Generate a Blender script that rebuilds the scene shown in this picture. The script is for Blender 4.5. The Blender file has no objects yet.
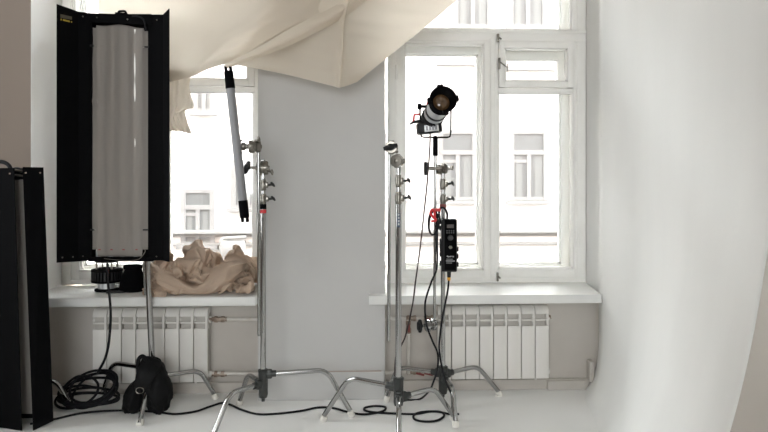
import bpy, bmesh, math, random
from mathutils import Vector, Matrix, noise
random.seed(7)
SC = bpy.context.scene
COL = SC.collection
PI = math.pi

# ------------------------------------------------------------------ camera
F = 637.0                      # focal length in pixels of a 768 wide frame
HOR = 178.0                    # row of the horizon
EYE = Vector((0, 0, 1.246))
TH = math.radians(2.0)
RIGHT = Vector((math.cos(TH), -math.sin(TH), 0))
FWD = Vector((math.sin(TH), math.cos(TH), 0))
UP = Vector((0, 0, 1))
cam = bpy.data.cameras.new('camera')
cam.sensor_width = 36.0
cam.lens = 36.0 * F / 768.0
cam.shift_y = (HOR - 216.0) / 768.0
cam.clip_start = 0.05
co = bpy.data.objects.new('camera', cam)
co.location = EYE
co.rotation_euler = (PI / 2, 0, -TH)
COL.objects.link(co)
SC.camera = co


def PD(px, py, d):             # a place in the room from its bearing and its distance
    return EYE + FWD * d + RIGHT * ((px - 384) / F * d) + UP * ((HOR - py) / F * d)


def PY(px, py, Y):             # ... on the upright plane y = Y
    r = FWD + RIGHT * ((px - 384) / F) + UP * ((HOR - py) / F)
    return EYE + r * (Y / r.y)


def G(px, py, z=0.0):          # ... on the floor
    return PD(px, py, (EYE.z - z) * F / (py - HOR)) 


# ------------------------------------------------------------------ a sheet of canvas left to crumple on the sill
def crumple(frames=48):
    """Let a sheet that is too large for the sill settle on it; returns its grid size and points."""
    X0, X1, Y0, Y1, Z = -1.235, -.592, 3.545, 3.925, .592
    made = []

    def solid(c, r, ball=False):
        bm = bmesh.new()
        if ball:
            bmesh.ops.create_icosphere(bm, subdivisions=3, radius=1)
        else:
            bmesh.ops.create_cube(bm, size=2)
            bmesh.ops.subdivide_edges(bm, edges=bm.edges[:], cuts=3, use_grid_fill=True)
        for v in bm.verts:
            v.co = Vector((c[0] + v.co.x * r[0], c[1] + v.co.y * r[1], c[2] + v.co.z * r[2]))
        me = bpy.data.meshes.new('settling')
        bm.to_mesh(me); bm.free()
        o = bpy.data.objects.new('settling', me); COL.objects.link(o); made.append(o)
        o.modifiers.new('c', 'COLLISION')
        o.collision.thickness_outer = .004
        o.collision.cloth_friction = 9

    xm, ym = (X0 + X1) / 2, (Y0 + Y1) / 2
    solid((xm, ym, Z - .1), (.6, .45, .1))
    solid((X1 + .1, ym, Z + .3), (.1, .5, .6)); solid((X0 - .1, ym, Z + .3), (.1, .5, .6))
    solid((xm, Y1 + .1, Z + .3), (.6, .1, .6)); solid((xm, Y0 - .105, Z + .3), (.6, .1, .6))
    for c, r in LUMPS:
        solid((c[0], c[1], Z + c[2]), r, True)
    nx, ny = 76, 54
    bm = bmesh.new()
    vv = []
    for j in range(ny + 1):
        for i in range(nx + 1):
            x = X0 + .010 + (X1 - X0 - .02) * i / nx
            y = Y0 + .010 + (Y1 - Y0 - .02) * j / ny
            h = 0
            for c, r in LUMPS:
                h = max(h, (c[2] + r[2] + .01) * math.exp(-((x - c[0]) / r[0] / 1.25) ** 2 - ((y - c[1]) / r[1] / 1.25) ** 2))
            z = Z + .045 + h + .03 * noise.noise(Vector((x * 14, y * 17, 3.3))) + .018 * noise.noise(Vector((x * 34, y * 40, 8)))
            vv.append(bm.verts.new((x, y, z)))
    for j in range(ny):
        for i in range(nx):
            a = j * (nx + 1) + i
            bm.faces.new((vv[a], vv[a + 1], vv[a + nx + 2], vv[a + nx + 1]))
    me = bpy.data.meshes.new('settling'); bm.to_mesh(me); bm.free()
    o = bpy.data.objects.new('settling', me); COL.objects.link(o); made.append(o)
    md = o.modifiers.new('cl', 'CLOTH')
    q = md.settings
    q.quality = 9; q.mass = .3; q.tension_stiffness = q.compression_stiffness = 25; q.shear_stiffness = 8
    q.bending_stiffness = BEND; q.air_damping = 2; q.shrink_min = SHRINK
    q.tension_damping = q.compression_damping = 15
    k = md.collision_settings
    k.distance_min = .004; k.use_self_collision = True; k.self_distance_min = .005; k.collision_quality = 4; k.self_friction = 8
    md.point_cache.frame_start = 1; md.point_cache.frame_end = frames
    for f in range(1, frames + 1):
        SC.frame_set(f)
    e = o.evaluated_get(bpy.context.evaluated_depsgraph_get())
    pts = [Vector(v.co) for v in e.to_mesh().vertices]
    for o in made:
        me = o.data
        bpy.data.objects.remove(o); bpy.data.meshes.remove(me)
    SC.frame_set(1)
    return nx, ny, pts


LUMPS = [((-.955, 3.78, .03), (.13, .10, .155)), ((-1.12, 3.77, .0), (.12, .10, .155)), ((-.60, 3.78, .0), (.07, .10, .155)), ((-.78, 3.78, .0), (.14, .09, .105))]
BEND, SHRINK = .18, -.95
CLOTH = crumple()


# ------------------------------------------------------------------ materials
def mat(name, rgb, rough=0.6, metal=0.0, nz=None, bump=None, trans=0.0, spec=0.5):
    m = bpy.data.materials.new(name)
    m.use_nodes = True
    nt = m.node_tree
    b = nt.nodes['Principled BSDF']
    b.inputs['Base Color'].default_value = (*rgb, 1)
    b.inputs['Roughness'].default_value = rough
    b.inputs['Metallic'].default_value = metal
    b.inputs['Specular IOR Level'].default_value = spec
    tc = nt.nodes.new('ShaderNodeTexCoord')
    if nz:                     # (scale, second colour, lo, hi)
        n = nt.nodes.new('ShaderNodeTexNoise')
        n.inputs['Scale'].default_value = nz[0]
        n.inputs['Detail'].default_value = 6
        if len(nz) > 4:
            mp = nt.nodes.new('ShaderNodeMapping')
            mp.inputs['Scale'].default_value = nz[4]
            nt.links.new(tc.outputs['Object'], mp.inputs['Vector'])
            nt.links.new(mp.outputs['Vector'], n.inputs['Vector'])
        else:
            nt.links.new(tc.outputs['Object'], n.inputs['Vector'])
        r = nt.nodes.new('ShaderNodeValToRGB')
        r.color_ramp.elements[0].position = nz[2]
        r.color_ramp.elements[1].position = nz[3]
        r.color_ramp.elements[0].color = (*rgb, 1)
        r.color_ramp.elements[1].color = (*nz[1], 1)
        nt.links.new(n.outputs['Fac'], r.inputs['Fac'])
        nt.links.new(r.outputs['Color'], b.inputs['Base Color'])
    if bump:                   # (scale, strength)
        n2 = nt.nodes.new('ShaderNodeTexNoise')
        n2.inputs['Scale'].default_value = bump[0]
        n2.inputs['Detail'].default_value = 5
        nt.links.new(tc.outputs['Object'], n2.inputs['Vector'])
        bp = nt.nodes.new('ShaderNodeBump')
        bp.inputs['Strength'].default_value = bump[1]
        bp.inputs['Distance'].default_value = 0.01
        nt.links.new(n2.outputs['Fac'], bp.inputs['Height'])
        nt.links.new(bp.outputs['Normal'], b.inputs['Normal'])
    if trans:
        t = nt.nodes.new('ShaderNodeBsdfTranslucent')
        t.inputs['Color'].default_value = (*rgb, 1)
        mx = nt.nodes.new('ShaderNodeMixShader')
        mx.inputs['Fac'].default_value = trans
        nt.links.new(b.outputs['BSDF'], mx.inputs[1])
        nt.links.new(t.outputs['BSDF'], mx.inputs[2])
        nt.links.new(mx.outputs[0], nt.nodes['Material Output'].inputs['Surface'])
    return m


def glass_mat(name):
    m = bpy.data.materials.new(name)
    m.use_nodes = True
    nt = m.node_tree
    nt.nodes.remove(nt.nodes['Principled BSDF'])
    tr = nt.nodes.new('ShaderNodeBsdfTransparent')
    tr.inputs['Color'].default_value = (0.975, 0.98, 0.978, 1)
    gl = nt.nodes.new('ShaderNodeBsdfGlossy')
    gl.inputs['Roughness'].default_value = 0.02
    fr = nt.nodes.new('ShaderNodeFresnel')
    fr.inputs['IOR'].default_value = 1.45
    mx = nt.nodes.new('ShaderNodeMixShader')
    nt.links.new(fr.outputs['Fac'], mx.inputs['Fac'])
    nt.links.new(tr.outputs[0], mx.inputs[1])
    nt.links.new(gl.outputs[0], mx.inputs[2])
    nt.links.new(mx.outputs[0], nt.nodes['Material Output'].inputs['Surface'])
    return m


M = {}
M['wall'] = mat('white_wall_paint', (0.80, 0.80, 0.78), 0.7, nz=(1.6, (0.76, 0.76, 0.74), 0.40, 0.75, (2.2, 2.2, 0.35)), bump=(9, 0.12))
M['reveal'] = mat('lightened_reveal_paint', (0.88, 0.88, 0.865), 0.7)  # wall paint lightened to make up for missing window light
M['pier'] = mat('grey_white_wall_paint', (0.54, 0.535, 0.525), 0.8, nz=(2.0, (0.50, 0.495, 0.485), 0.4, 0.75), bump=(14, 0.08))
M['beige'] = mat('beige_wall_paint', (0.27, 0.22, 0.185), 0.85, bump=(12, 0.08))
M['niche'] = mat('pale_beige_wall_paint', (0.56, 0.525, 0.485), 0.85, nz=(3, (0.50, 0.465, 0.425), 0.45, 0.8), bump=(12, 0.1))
M['floor'] = mat('white_floor_paint', (0.85, 0.848, 0.83), 0.55, nz=(1.5, (0.80, 0.798, 0.78), 0.45, 0.8), bump=(18, 0.05))
M['ceil'] = mat('ceiling_paint', (0.85, 0.85, 0.84), 0.9)
M['paint'] = mat('window_paint', (0.91, 0.90, 0.87), 0.45, nz=(7, (0.86, 0.85, 0.815), 0.5, 0.8), bump=(20, 0.08))
M['sill'] = mat('sill_paint', (0.73, 0.73, 0.71), 0.4, nz=(5, (0.68, 0.68, 0.66), 0.5, 0.8), bump=(10, 0.08))
M['glass'] = glass_mat('window_glass')
M['rad'] = mat('radiator_enamel', (0.71, 0.69, 0.655), 0.4)
M['raddark'] = mat('radiator_core', (0.50, 0.475, 0.44), 0.5)
M['pipe'] = mat('pipe_paint', (0.62, 0.59, 0.55), 0.45, nz=(20, (0.55, 0.5, 0.45), 0.5, 0.8))
M['brass'] = mat('old_brass_fitting', (0.25, 0.18, 0.14), 0.5, 0.5, nz=(40, (0.45, 0.38, 0.32), 0.4, 0.7))
M['redplastic'] = mat('red_valve_plastic', (0.22, 0.045, 0.04), 0.5)
M['chrome'] = mat('chrome', (0.40, 0.40, 0.395), 0.13, 1.0)
M['dull'] = mat('dull_nickel', (0.22, 0.205, 0.18), 0.28, 1.0)
M['cast'] = mat('cast_grey_metal', (0.065, 0.068, 0.066), 0.42, 0.8, bump=(60, 0.15))
M['black'] = mat('black_enamel', (0.0040, 0.0040, 0.0045), 0.85, spec=0.04)
M['blackmatte'] = mat('black_matte_metal', (0.003, 0.003, 0.0035), 0.8, spec=0.06)
M['blackbody'] = mat('black_plastic', (0.010, 0.010, 0.011), 0.45, spec=0.3)
M['rubber'] = mat('black_cable_rubber', (0.007, 0.007, 0.009), 0.6, spec=0.2)
M['browncable'] = mat('brown_cable_rubber', (0.035, 0.022, 0.021), 0.55)
M['foot'] = mat('milky_rubber', (0.70, 0.68, 0.63), 0.5)
M['bag'] = mat('black_nylon', (0.006, 0.006, 0.0065), 0.55, bump=(25, 0.5), spec=0.12)
M['muslin'] = mat('cream_muslin', (0.76, 0.69, 0.595), 0.9, nz=(5, (0.73, 0.66, 0.565), 0.4, 0.7), bump=(160, 0.10), trans=0.5)
M['canvas'] = mat('tan_canvas', (0.60, 0.465, 0.36), 0.9, nz=(6, (0.53, 0.405, 0.31), 0.4, 0.7), bump=(110, 0.15), trans=0.22)
M['diff'] = mat('grey_diffuser_sheet', (0.44, 0.41, 0.385), 0.95, trans=0.2, spec=0.0)
dm = M['diff'].node_tree
_o = dm.nodes['Material Output']; _src = _o.inputs['Surface'].links[0].from_socket
_t = dm.nodes.new('ShaderNodeBsdfTransparent'); _t.inputs['Color'].default_value = (0.9, 0.87, 0.84, 1)
_m = dm.nodes.new('ShaderNodeMixShader'); _m.inputs['Fac'].default_value = 0.45
dm.links.new(_src, _m.inputs[1]); dm.links.new(_t.outputs[0], _m.inputs[2]); dm.links.new(_m.outputs[0], _o.inputs['Surface'])
M['tube'] = mat('fluorescent_tube_glass', (0.85, 0.85, 0.82), 1.0, spec=0.0)
M['tubegrey'] = mat('silver_tube', (0.23, 0.23, 0.24), 0.45, 0.2)
M['silver'] = mat('silver_lamp_body', (0.60, 0.61, 0.62), 0.35, 0.5)
M['red'] = mat('red_plastic', (0.55, 0.025, 0.03), 0.4)
M['orange'] = mat('orange_plastic', (0.85, 0.40, 0.03), 0.4)
M['white'] = mat('white_print', (0.75, 0.75, 0.75), 0.5)
M['greyprint'] = mat('grey_print', (0.04, 0.04, 0.04), 0.5)
M['yellow'] = mat('yellow_print', (0.50, 0.36, 0.03), 0.5)
M['olive'] = mat('olive_print', (0.06, 0.052, 0.035), 0.6)
M['blue'] = mat('blue_print', (0.03, 0.05, 0.10), 0.5)
M['display'] = mat('dark_display', (0.022, 0.010, 0.009), 0.35)
M['lens'] = mat('brown_reflection_lens', (0.10, 0.055, 0.025), 0.08, 0.0, spec=0.8)  # brown reflection put into the lens colour
M['facade'] = mat('cream_stucco', (0.70, 0.685, 0.66), 0.9, nz=(0.6, (0.67, 0.655, 0.63), 0.4, 0.8))
M['facadetrim'] = mat('grey_stucco', (0.255, 0.255, 0.245), 0.9)
M['facadeband'] = mat('tan_stucco', (0.26, 0.25, 0.235), 0.9)  # warm grey strip under the cornice
M['facadewin'] = mat('far_window_frame', (0.235, 0.235, 0.23), 0.5)
M['facadepane'] = mat('far_window_pane', (0.135, 0.142, 0.142), 0.3)
M['curtain'] = mat('far_curtain', (0.175, 0.18, 0.175), 0.9)
M['brick'] = mat('dark_sky_block', (0.12, 0.08, 0.065), 0.9, bump=(3, .2))  # kept dark so the added outer walls bounce little light
M['street'] = mat('street_asphalt', (0.07, 0.07, 0.07), 0.9)
M['stain'] = mat('rust_line', (0.40, 0.335, 0.29), 0.8)


# ------------------------------------------------------------------ mesh kit
class MB:
    def __init__(s):
        s.bm = bmesh.new()

    def box(s, c, size, rot=None, bev=0.0, seg=2):
        r = bmesh.ops.create_cube(s.bm, size=1.0)
        vs = r['verts']
        bmesh.ops.scale(s.bm, vec=Vector(size), verts=vs)
        if bev:
            es = list({e for v in vs for e in v.link_edges})
            q = bmesh.ops.bevel(s.bm, geom=es, offset=bev, segments=seg, affect='EDGES', profile=0.5)
            vs = list({v for f in q['faces'] for v in f.verts} | {v for v in vs if v.is_valid})
        if rot is not None:
            bmesh.ops.rotate(s.bm, cent=(0, 0, 0), matrix=rot, verts=vs)
        bmesh.ops.translate(s.bm, vec=Vector(c), verts=vs)
        return s

    def bb(s, x0, x1, y0, y1, z0, z1, bev=0.0):
        return s.box(((x0 + x1) / 2, (y0 + y1) / 2, (z0 + z1) / 2), (abs(x1 - x0), abs(y1 - y0), abs(z1 - z0)), None, bev)

    def rings(s, rings, cap=True, closed=False):
        vv = [[s.bm.verts.new(p) for p in r] for r in rings]
        n = len(vv[0])
        m = len(vv)
        for i in range(m if closed else m - 1):
            a, b = vv[i], vv[(i + 1) % m]
            for k in range(n):
                s.bm.faces.new((a[k], a[(k + 1) % n], b[(k + 1) % n], b[k]))
        if cap and not closed:
            s.bm.faces.new(list(reversed(vv[0])))
            s.bm.faces.new(vv[-1])
        return s

    def tube(s, pts, r, seg=12, closed=False):
        pts = [Vector(p) for p in pts]
        n = len(pts)
        rr = r if isinstance(r, (list, tuple)) else [r] * n
        tang = []
        for i in range(n):
            if closed:
                t = pts[(i + 1) % n] - pts[(i - 1) % n]
            else:
                t = pts[min(i + 1, n - 1)] - pts[max(i - 1, 0)]
            tang.append(t.normalized() if t.length > 1e-9 else Vector((0, 0, 1)))
        up = Vector((0, 0, 1)) if abs(tang[0].z) < 0.9 else Vector((1, 0, 0))
        nrm = (up - tang[0] * up.dot(tang[0])).normalized()
        out = []
        for i in range(n):
            nrm = nrm - tang[i] * nrm.dot(tang[i])
            nrm.normalize()
            b = tang[i].cross(nrm)
            out.append([pts[i] + (nrm * math.cos(2 * PI * k / seg) + b * math.sin(2 * PI * k / seg)) * rr[i] for k in range(seg)])
        return s.rings(out, True, closed)

    def cyl(s, a, b, r, r2=None, seg=20):
        return s.tube([a, b], [r, r if r2 is None else r2], seg)

    def lathe(s, o, ax, prof, seg=28, cap=True):
        o = Vector(o)
        ax = Vector(ax).normalized()
        up = Vector((0, 0, 1)) if abs(ax.z) < 0.9 else Vector((1, 0, 0))
        u = (up - ax * up.dot(ax)).normalized()
        v = ax.cross(u)
        return s.rings([[o + ax * t + (u * math.cos(2 * PI * k / seg) + v * math.sin(2 * PI * k / seg)) * max(r, 1e-4) for k in range(seg)] for t, r in prof], cap)

    def grid(s, fn, nu, nv):
        vv = [[s.bm.verts.new(fn(i / nu, j / nv)) for i in range(nu + 1)] for j in range(nv + 1)]
        for j in range(nv):
            for i in range(nu):
                s.bm.faces.new((vv[j][i], vv[j][i + 1], vv[j + 1][i + 1], vv[j + 1][i]))
        return s

    def blob(s, c, rad, fn=None, nu=36, nv=22, rot=None):
        c = Vector(c)
        out = []
        for j in range(1, nv):
            a = PI * j / nv
            ring = []
            for i in range(nu):
                b = 2 * PI * i / nu
                d = Vector((math.sin(a) * math.cos(b), math.sin(a) * math.sin(b), math.cos(a)))
                p = Vector((d.x * rad[0], d.y * rad[1], d.z * rad[2]))
                if fn:
                    p = fn(p, d)
                if rot is not None:
                    p = rot @ p
                ring.append(c + p)
            out.append(ring)
        return s.rings(out, True)

    def prism(s, poly, vec):   # polygon of points pushed along vec
        a = [Vector(p) for p in poly]
        return s.rings([a, [p + Vector(vec) for p in a]], True)

    def build(s, name, m, parent=None, smooth=True, ang=35, base=False, solid=0.0, sub=0):
        bmesh.ops.recalc_face_normals(s.bm, faces=s.bm.faces[:])
        me = bpy.data.meshes.new(name)
        lo = [min(v.co[k] for v in s.bm.verts) for k in range(3)]
        hi = [max(v.co[k] for v in s.bm.verts) for k in range(3)]
        c = Vector([(lo[k] + hi[k]) / 2 for k in range(3)])
        if parent is None:
            c.z = lo[2]
        for v in s.bm.verts:
            v.co -= c
        s.bm.to_mesh(me)
        s.bm.free()
        if smooth:
            for p in me.polygons:
                p.use_smooth = True
            me.set_sharp_from_angle(angle=math.radians(ang))
        me.materials.append(m if not isinstance(m, str) else M[m])
        o = bpy.data.objects.new(name, me)
        COL.objects.link(o)
        if parent is not None:
            o.parent = parent
            o.location = c - world(parent)
        else:
            o.location = c
        if solid:
            md = o.modifiers.new('thickness', 'SOLIDIFY')
            md.thickness = solid
            md.offset = 0
        return o


def world(o):
    v = Vector(o.location)
    while o.parent:
        o = o.parent
        v += Vector(o.location)
    return v


def tag(o, label, cat, group=None):
    o['label'] = label
    o['category'] = cat
    if group:
        o['group'] = group
    return o


def thing(name, label, cat, loc, group=None):
    o = bpy.data.objects.new(name, None)
    o.empty_display_size = 0.05
    o.location = loc
    COL.objects.link(o)
    return tag(o, label, cat, group)


def struct(o):
    o['kind'] = 'structure'
    return o


def cr(p0, p1, p2, p3, t):
    return 0.5 * ((2 * p1) + (p2 - p0) * t + (2 * p0 - 5 * p1 + 4 * p2 - p3) * t * t + (3 * p1 - p0 - 3 * p2 + p3) * t ** 3)


def spl(pts, t):
    n = len(pts) - 1
    x = min(max(t, 0), 1) * n
    i = min(int(x), n - 1)
    f = x - i
    p0 = pts[i - 1] if i > 0 else pts[0] * 2 - pts[1]
    p3 = pts[i + 2] if i + 2 <= n else pts[n] * 2 - pts[n - 1]
    return cr(p0, pts[i], pts[i + 1], p3, f)


def curve(pts, n=80):
    pts = [Vector(p) for p in pts]
    return [spl(pts, i / n) for i in range(n + 1)]


def patch(rows, bump=None):
    rows = [[PD(*p) for p in r] for r in rows]

    def fn(u, v):
        p = spl([spl(r, u) for r in rows], v)
        if bump:
            p = p + bump(u, v, p)
        return p
    return fn


def ry(a): return Matrix.Rotation(a, 3, 'Y')
def rx(a): return Matrix.Rotation(a, 3, 'X')
def rz(a): return Matrix.Rotation(a, 3, 'Z')


# ------------------------------------------------------------------ the room
WY = 3.60            # room face of the window wall
NY = 3.745           # back of the radiator niches
FY = 3.94            # room face of the window frames
OUT = 4.25
SILL = 0.592
ROOM_B = -3.2
XL = -3.0
CEIL = 3.4
WTOP = 2.86
L0, L1 = -1.835, -0.582     # left window opening
R0, R1 = 0.131, 1.42        # right one

m = MB(); m.bb(-3.3, 3.2, ROOM_B - 0.3, OUT, -0.2, 0.0)
struct(m.build('floor', 'floor', smooth=False))
m = MB(); m.bb(-3.3, 3.2, ROOM_B - 0.3, OUT, CEIL, CEIL + 0.2)
struct(m.build('ceiling', 'ceil', smooth=False))
m = MB()
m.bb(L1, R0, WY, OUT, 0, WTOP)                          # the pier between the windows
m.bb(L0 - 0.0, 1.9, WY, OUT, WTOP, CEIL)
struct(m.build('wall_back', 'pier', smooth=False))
m = MB()
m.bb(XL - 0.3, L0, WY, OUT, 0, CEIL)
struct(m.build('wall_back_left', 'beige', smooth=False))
m = MB(); m.bb(L0, L0 + 0.004, WY + 0.001, FY + 0.2, SILL, WTOP)  # left reveal facing, colour lightened in place of window light
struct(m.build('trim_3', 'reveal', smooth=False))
m = MB(); m.bb(L0, L1, NY, OUT, 0, SILL - 0.05)
struct(m.build('wall_niche_left', 'niche', smooth=False))
m = MB(); m.bb(R0, 1.6, NY, OUT, 0, SILL - 0.05)
struct(m.build('wall_niche_right', 'niche', smooth=False))
LY0, LY1 = 2.2, 3.0          # a side window added out of the picture, for fill light
m = MB()
m.bb(XL - 0.3, XL, ROOM_B - 0.3, LY0, 0, CEIL); m.bb(XL - 0.3, XL, LY1, WY, 0, CEIL)
m.bb(XL - 0.3, XL, LY0, LY1, 0, 0.7); m.bb(XL - 0.3, XL, LY0, LY1, 3.1, CEIL)
struct(m.build('wall_left', 'beige', smooth=False))
# rear wall, behind the viewer, with an unseen window band added for fill light
BX0, BX1, BZ0, BZ1 = -2.2, 0.6, 0.9, 2.95
m = MB()
m.bb(XL, BX0, ROOM_B - 0.3, ROOM_B, 0, CEIL)
m.bb(BX1, 1.6, ROOM_B - 0.3, ROOM_B, 0, CEIL)
m.bb(BX0, BX1, ROOM_B - 0.3, ROOM_B, 0, BZ0)
m.bb(BX0, BX1, ROOM_B - 0.3, ROOM_B, BZ1, CEIL)
struct(m.build('wall_rear', 'beige', smooth=False))
m = MB()
for x in (BX0, BX0 + 0.92, BX0 + 1.84, BX1 - 0.06):
    m.bb(x, x + 0.06, ROOM_B - 0.2, ROOM_B - 0.1, BZ0, BZ1)
for z in (BZ0, 2.3, BZ1 - 0.06):
    m.bb(BX0, BX1, ROOM_B - 0.2, ROOM_B - 0.1, z, z + 0.06)
w3 = struct(m.build('added_rear_window', 'paint', smooth=False))
MB().bb(BX0, BX1, ROOM_B - 0.16, ROOM_B - 0.152, BZ0, BZ1).build('pane', 'glass', w3, smooth=False)


m = MB()
for y in (LY0, LY0 + 0.37, LY1 - 0.06):
    m.bb(XL - 0.2, XL - 0.1, y, y + 0.06, 0.7, 3.1)
for z in (0.7, 2.3, 3.04):
    m.bb(XL - 0.2, XL - 0.1, LY0, LY1, z, z + 0.06)
w4 = struct(m.build('added_side_window', 'paint', smooth=False))
MB().bb(XL - 0.16, XL - 0.152, LY0, LY1, 0.7, 3.1).build('pane', 'glass', w4, smooth=False)


# right wall: flows into the floor in a cove that tightens towards the window
def wall_x(y):
    k = [(-4, 1.39), (2.0, 1.39), (3.0, 1.35), (3.55, 1.352), (3.75, 1.415), (3.93, 1.410), (4.3, 1.405)]
    for (a, b), (c, d) in zip(k, k[1:]):
        if y <= c:
            return b + (d - b) * (y - a) / (c - a)
    return k[-1][1]


def cove(y):
    t = min(max((3.6 - y) / 1.6, 0), 1)
    return 0.10 + 0.40 * t ** 1.2, 0.30 + 1.90 * t ** 1.3


def wall_pt(y, k):
    rxx, rzz = cove(y)
    if k <= 1:
        a = k * PI / 2
        return Vector((wall_x(y) - rxx * (1 - math.sin(a)), y, -0.0035 + rzz * (1 - math.cos(a))))
    return Vector((wall_x(y), y, rzz + (CEIL - rzz) * (k - 1)))


def wall_fn(y0, y1):
    return lambda u, v: wall_pt(y0 + (y1 - y0) * u, v * 2)


m = MB(); m.grid(wall_fn(2.015, OUT), 70, 80)
struct(m.build('wall_right', 'wall', ang=80, solid=0.004))
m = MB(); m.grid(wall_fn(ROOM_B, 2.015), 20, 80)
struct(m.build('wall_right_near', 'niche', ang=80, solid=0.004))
m = MB(); m.bb(1.45, 1.7, ROOM_B, OUT, 0, CEIL)
struct(m.build('wall_right_outer', 'beige', smooth=False))

# unseen storeys and side walls, added to block sky from the facade opposite
m = MB()
m.bb(-26, 26, WY + 0.1, OUT, CEIL + 0.2, 15.0)
m.bb(-3.3, 26, ROOM_B - 0.3, WY + 0.1, CEIL + 0.2, 15.0)
m.bb(-26, -3.3, WY + 0.1, OUT, -1.6, CEIL + 0.2)
m.bb(3.2, 26, ROOM_B - 0.3, OUT, -1.6, CEIL + 0.2)
m.bb(-3.3, 3.2, ROOM_B - 0.3, OUT, -1.6, -0.2)
struct(m.build('wall_sky_block', 'brick', smooth=False))

# baseboards
m = MB(); m.bb(L1 + 0.001, R0 - 0.004, WY - 0.018, WY, 0, 0.155, 0.004)
bb_ = struct(m.build('baseboard_back', 'pier', smooth=False))
MB().bb(L1 + 0.03, R0 - 0.02, WY - 0.012, WY + 0.001, 0.154, 0.159).build('paint_line', 'stain', bb_, smooth=False)
m = MB(); m.bb(L0, L1, NY - 0.025, NY, 0, 0.06, 0.004)
struct(m.build('baseboard_left_niche', 'niche', smooth=False))
m = MB(); m.bb(R0, 1.345, NY - 0.025, NY, 0, 0.06, 0.004); m.bb(1.09, 1.32, NY - 0.045, NY - 0.025, 0.0, 0.055, 0.006)
m.bb(1.335, 1.365, NY - 0.06, NY, 0.05, 0.17, 0.006)
struct(m.build('baseboard_right_niche', 'niche', smooth=False))

# sills
m = MB(); m.bb(L0 - 0.04, L1 + 0.0, WY - 0.07, FY + 0.02, SILL - 0.052, SILL, 0.008)
struct(m.build('trim_1', 'sill', ang=50))
m = MB()
xl = PY(369, 290, WY - 0.07).x
m.prism([(xl, WY - 0.07, SILL), (1.345, WY - 0.07, SILL), (1.40, FY, SILL), (1.40, FY + 0.02, SILL), (R0 + 0.001, FY + 0.02, SILL), (R0 + 0.001, WY - 0.001, SILL), (xl, WY - 0.001, SILL)], (0, 0, -0.048))
struct(m.build('trim_2', 'sill', ang=30, smooth=False))


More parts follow.
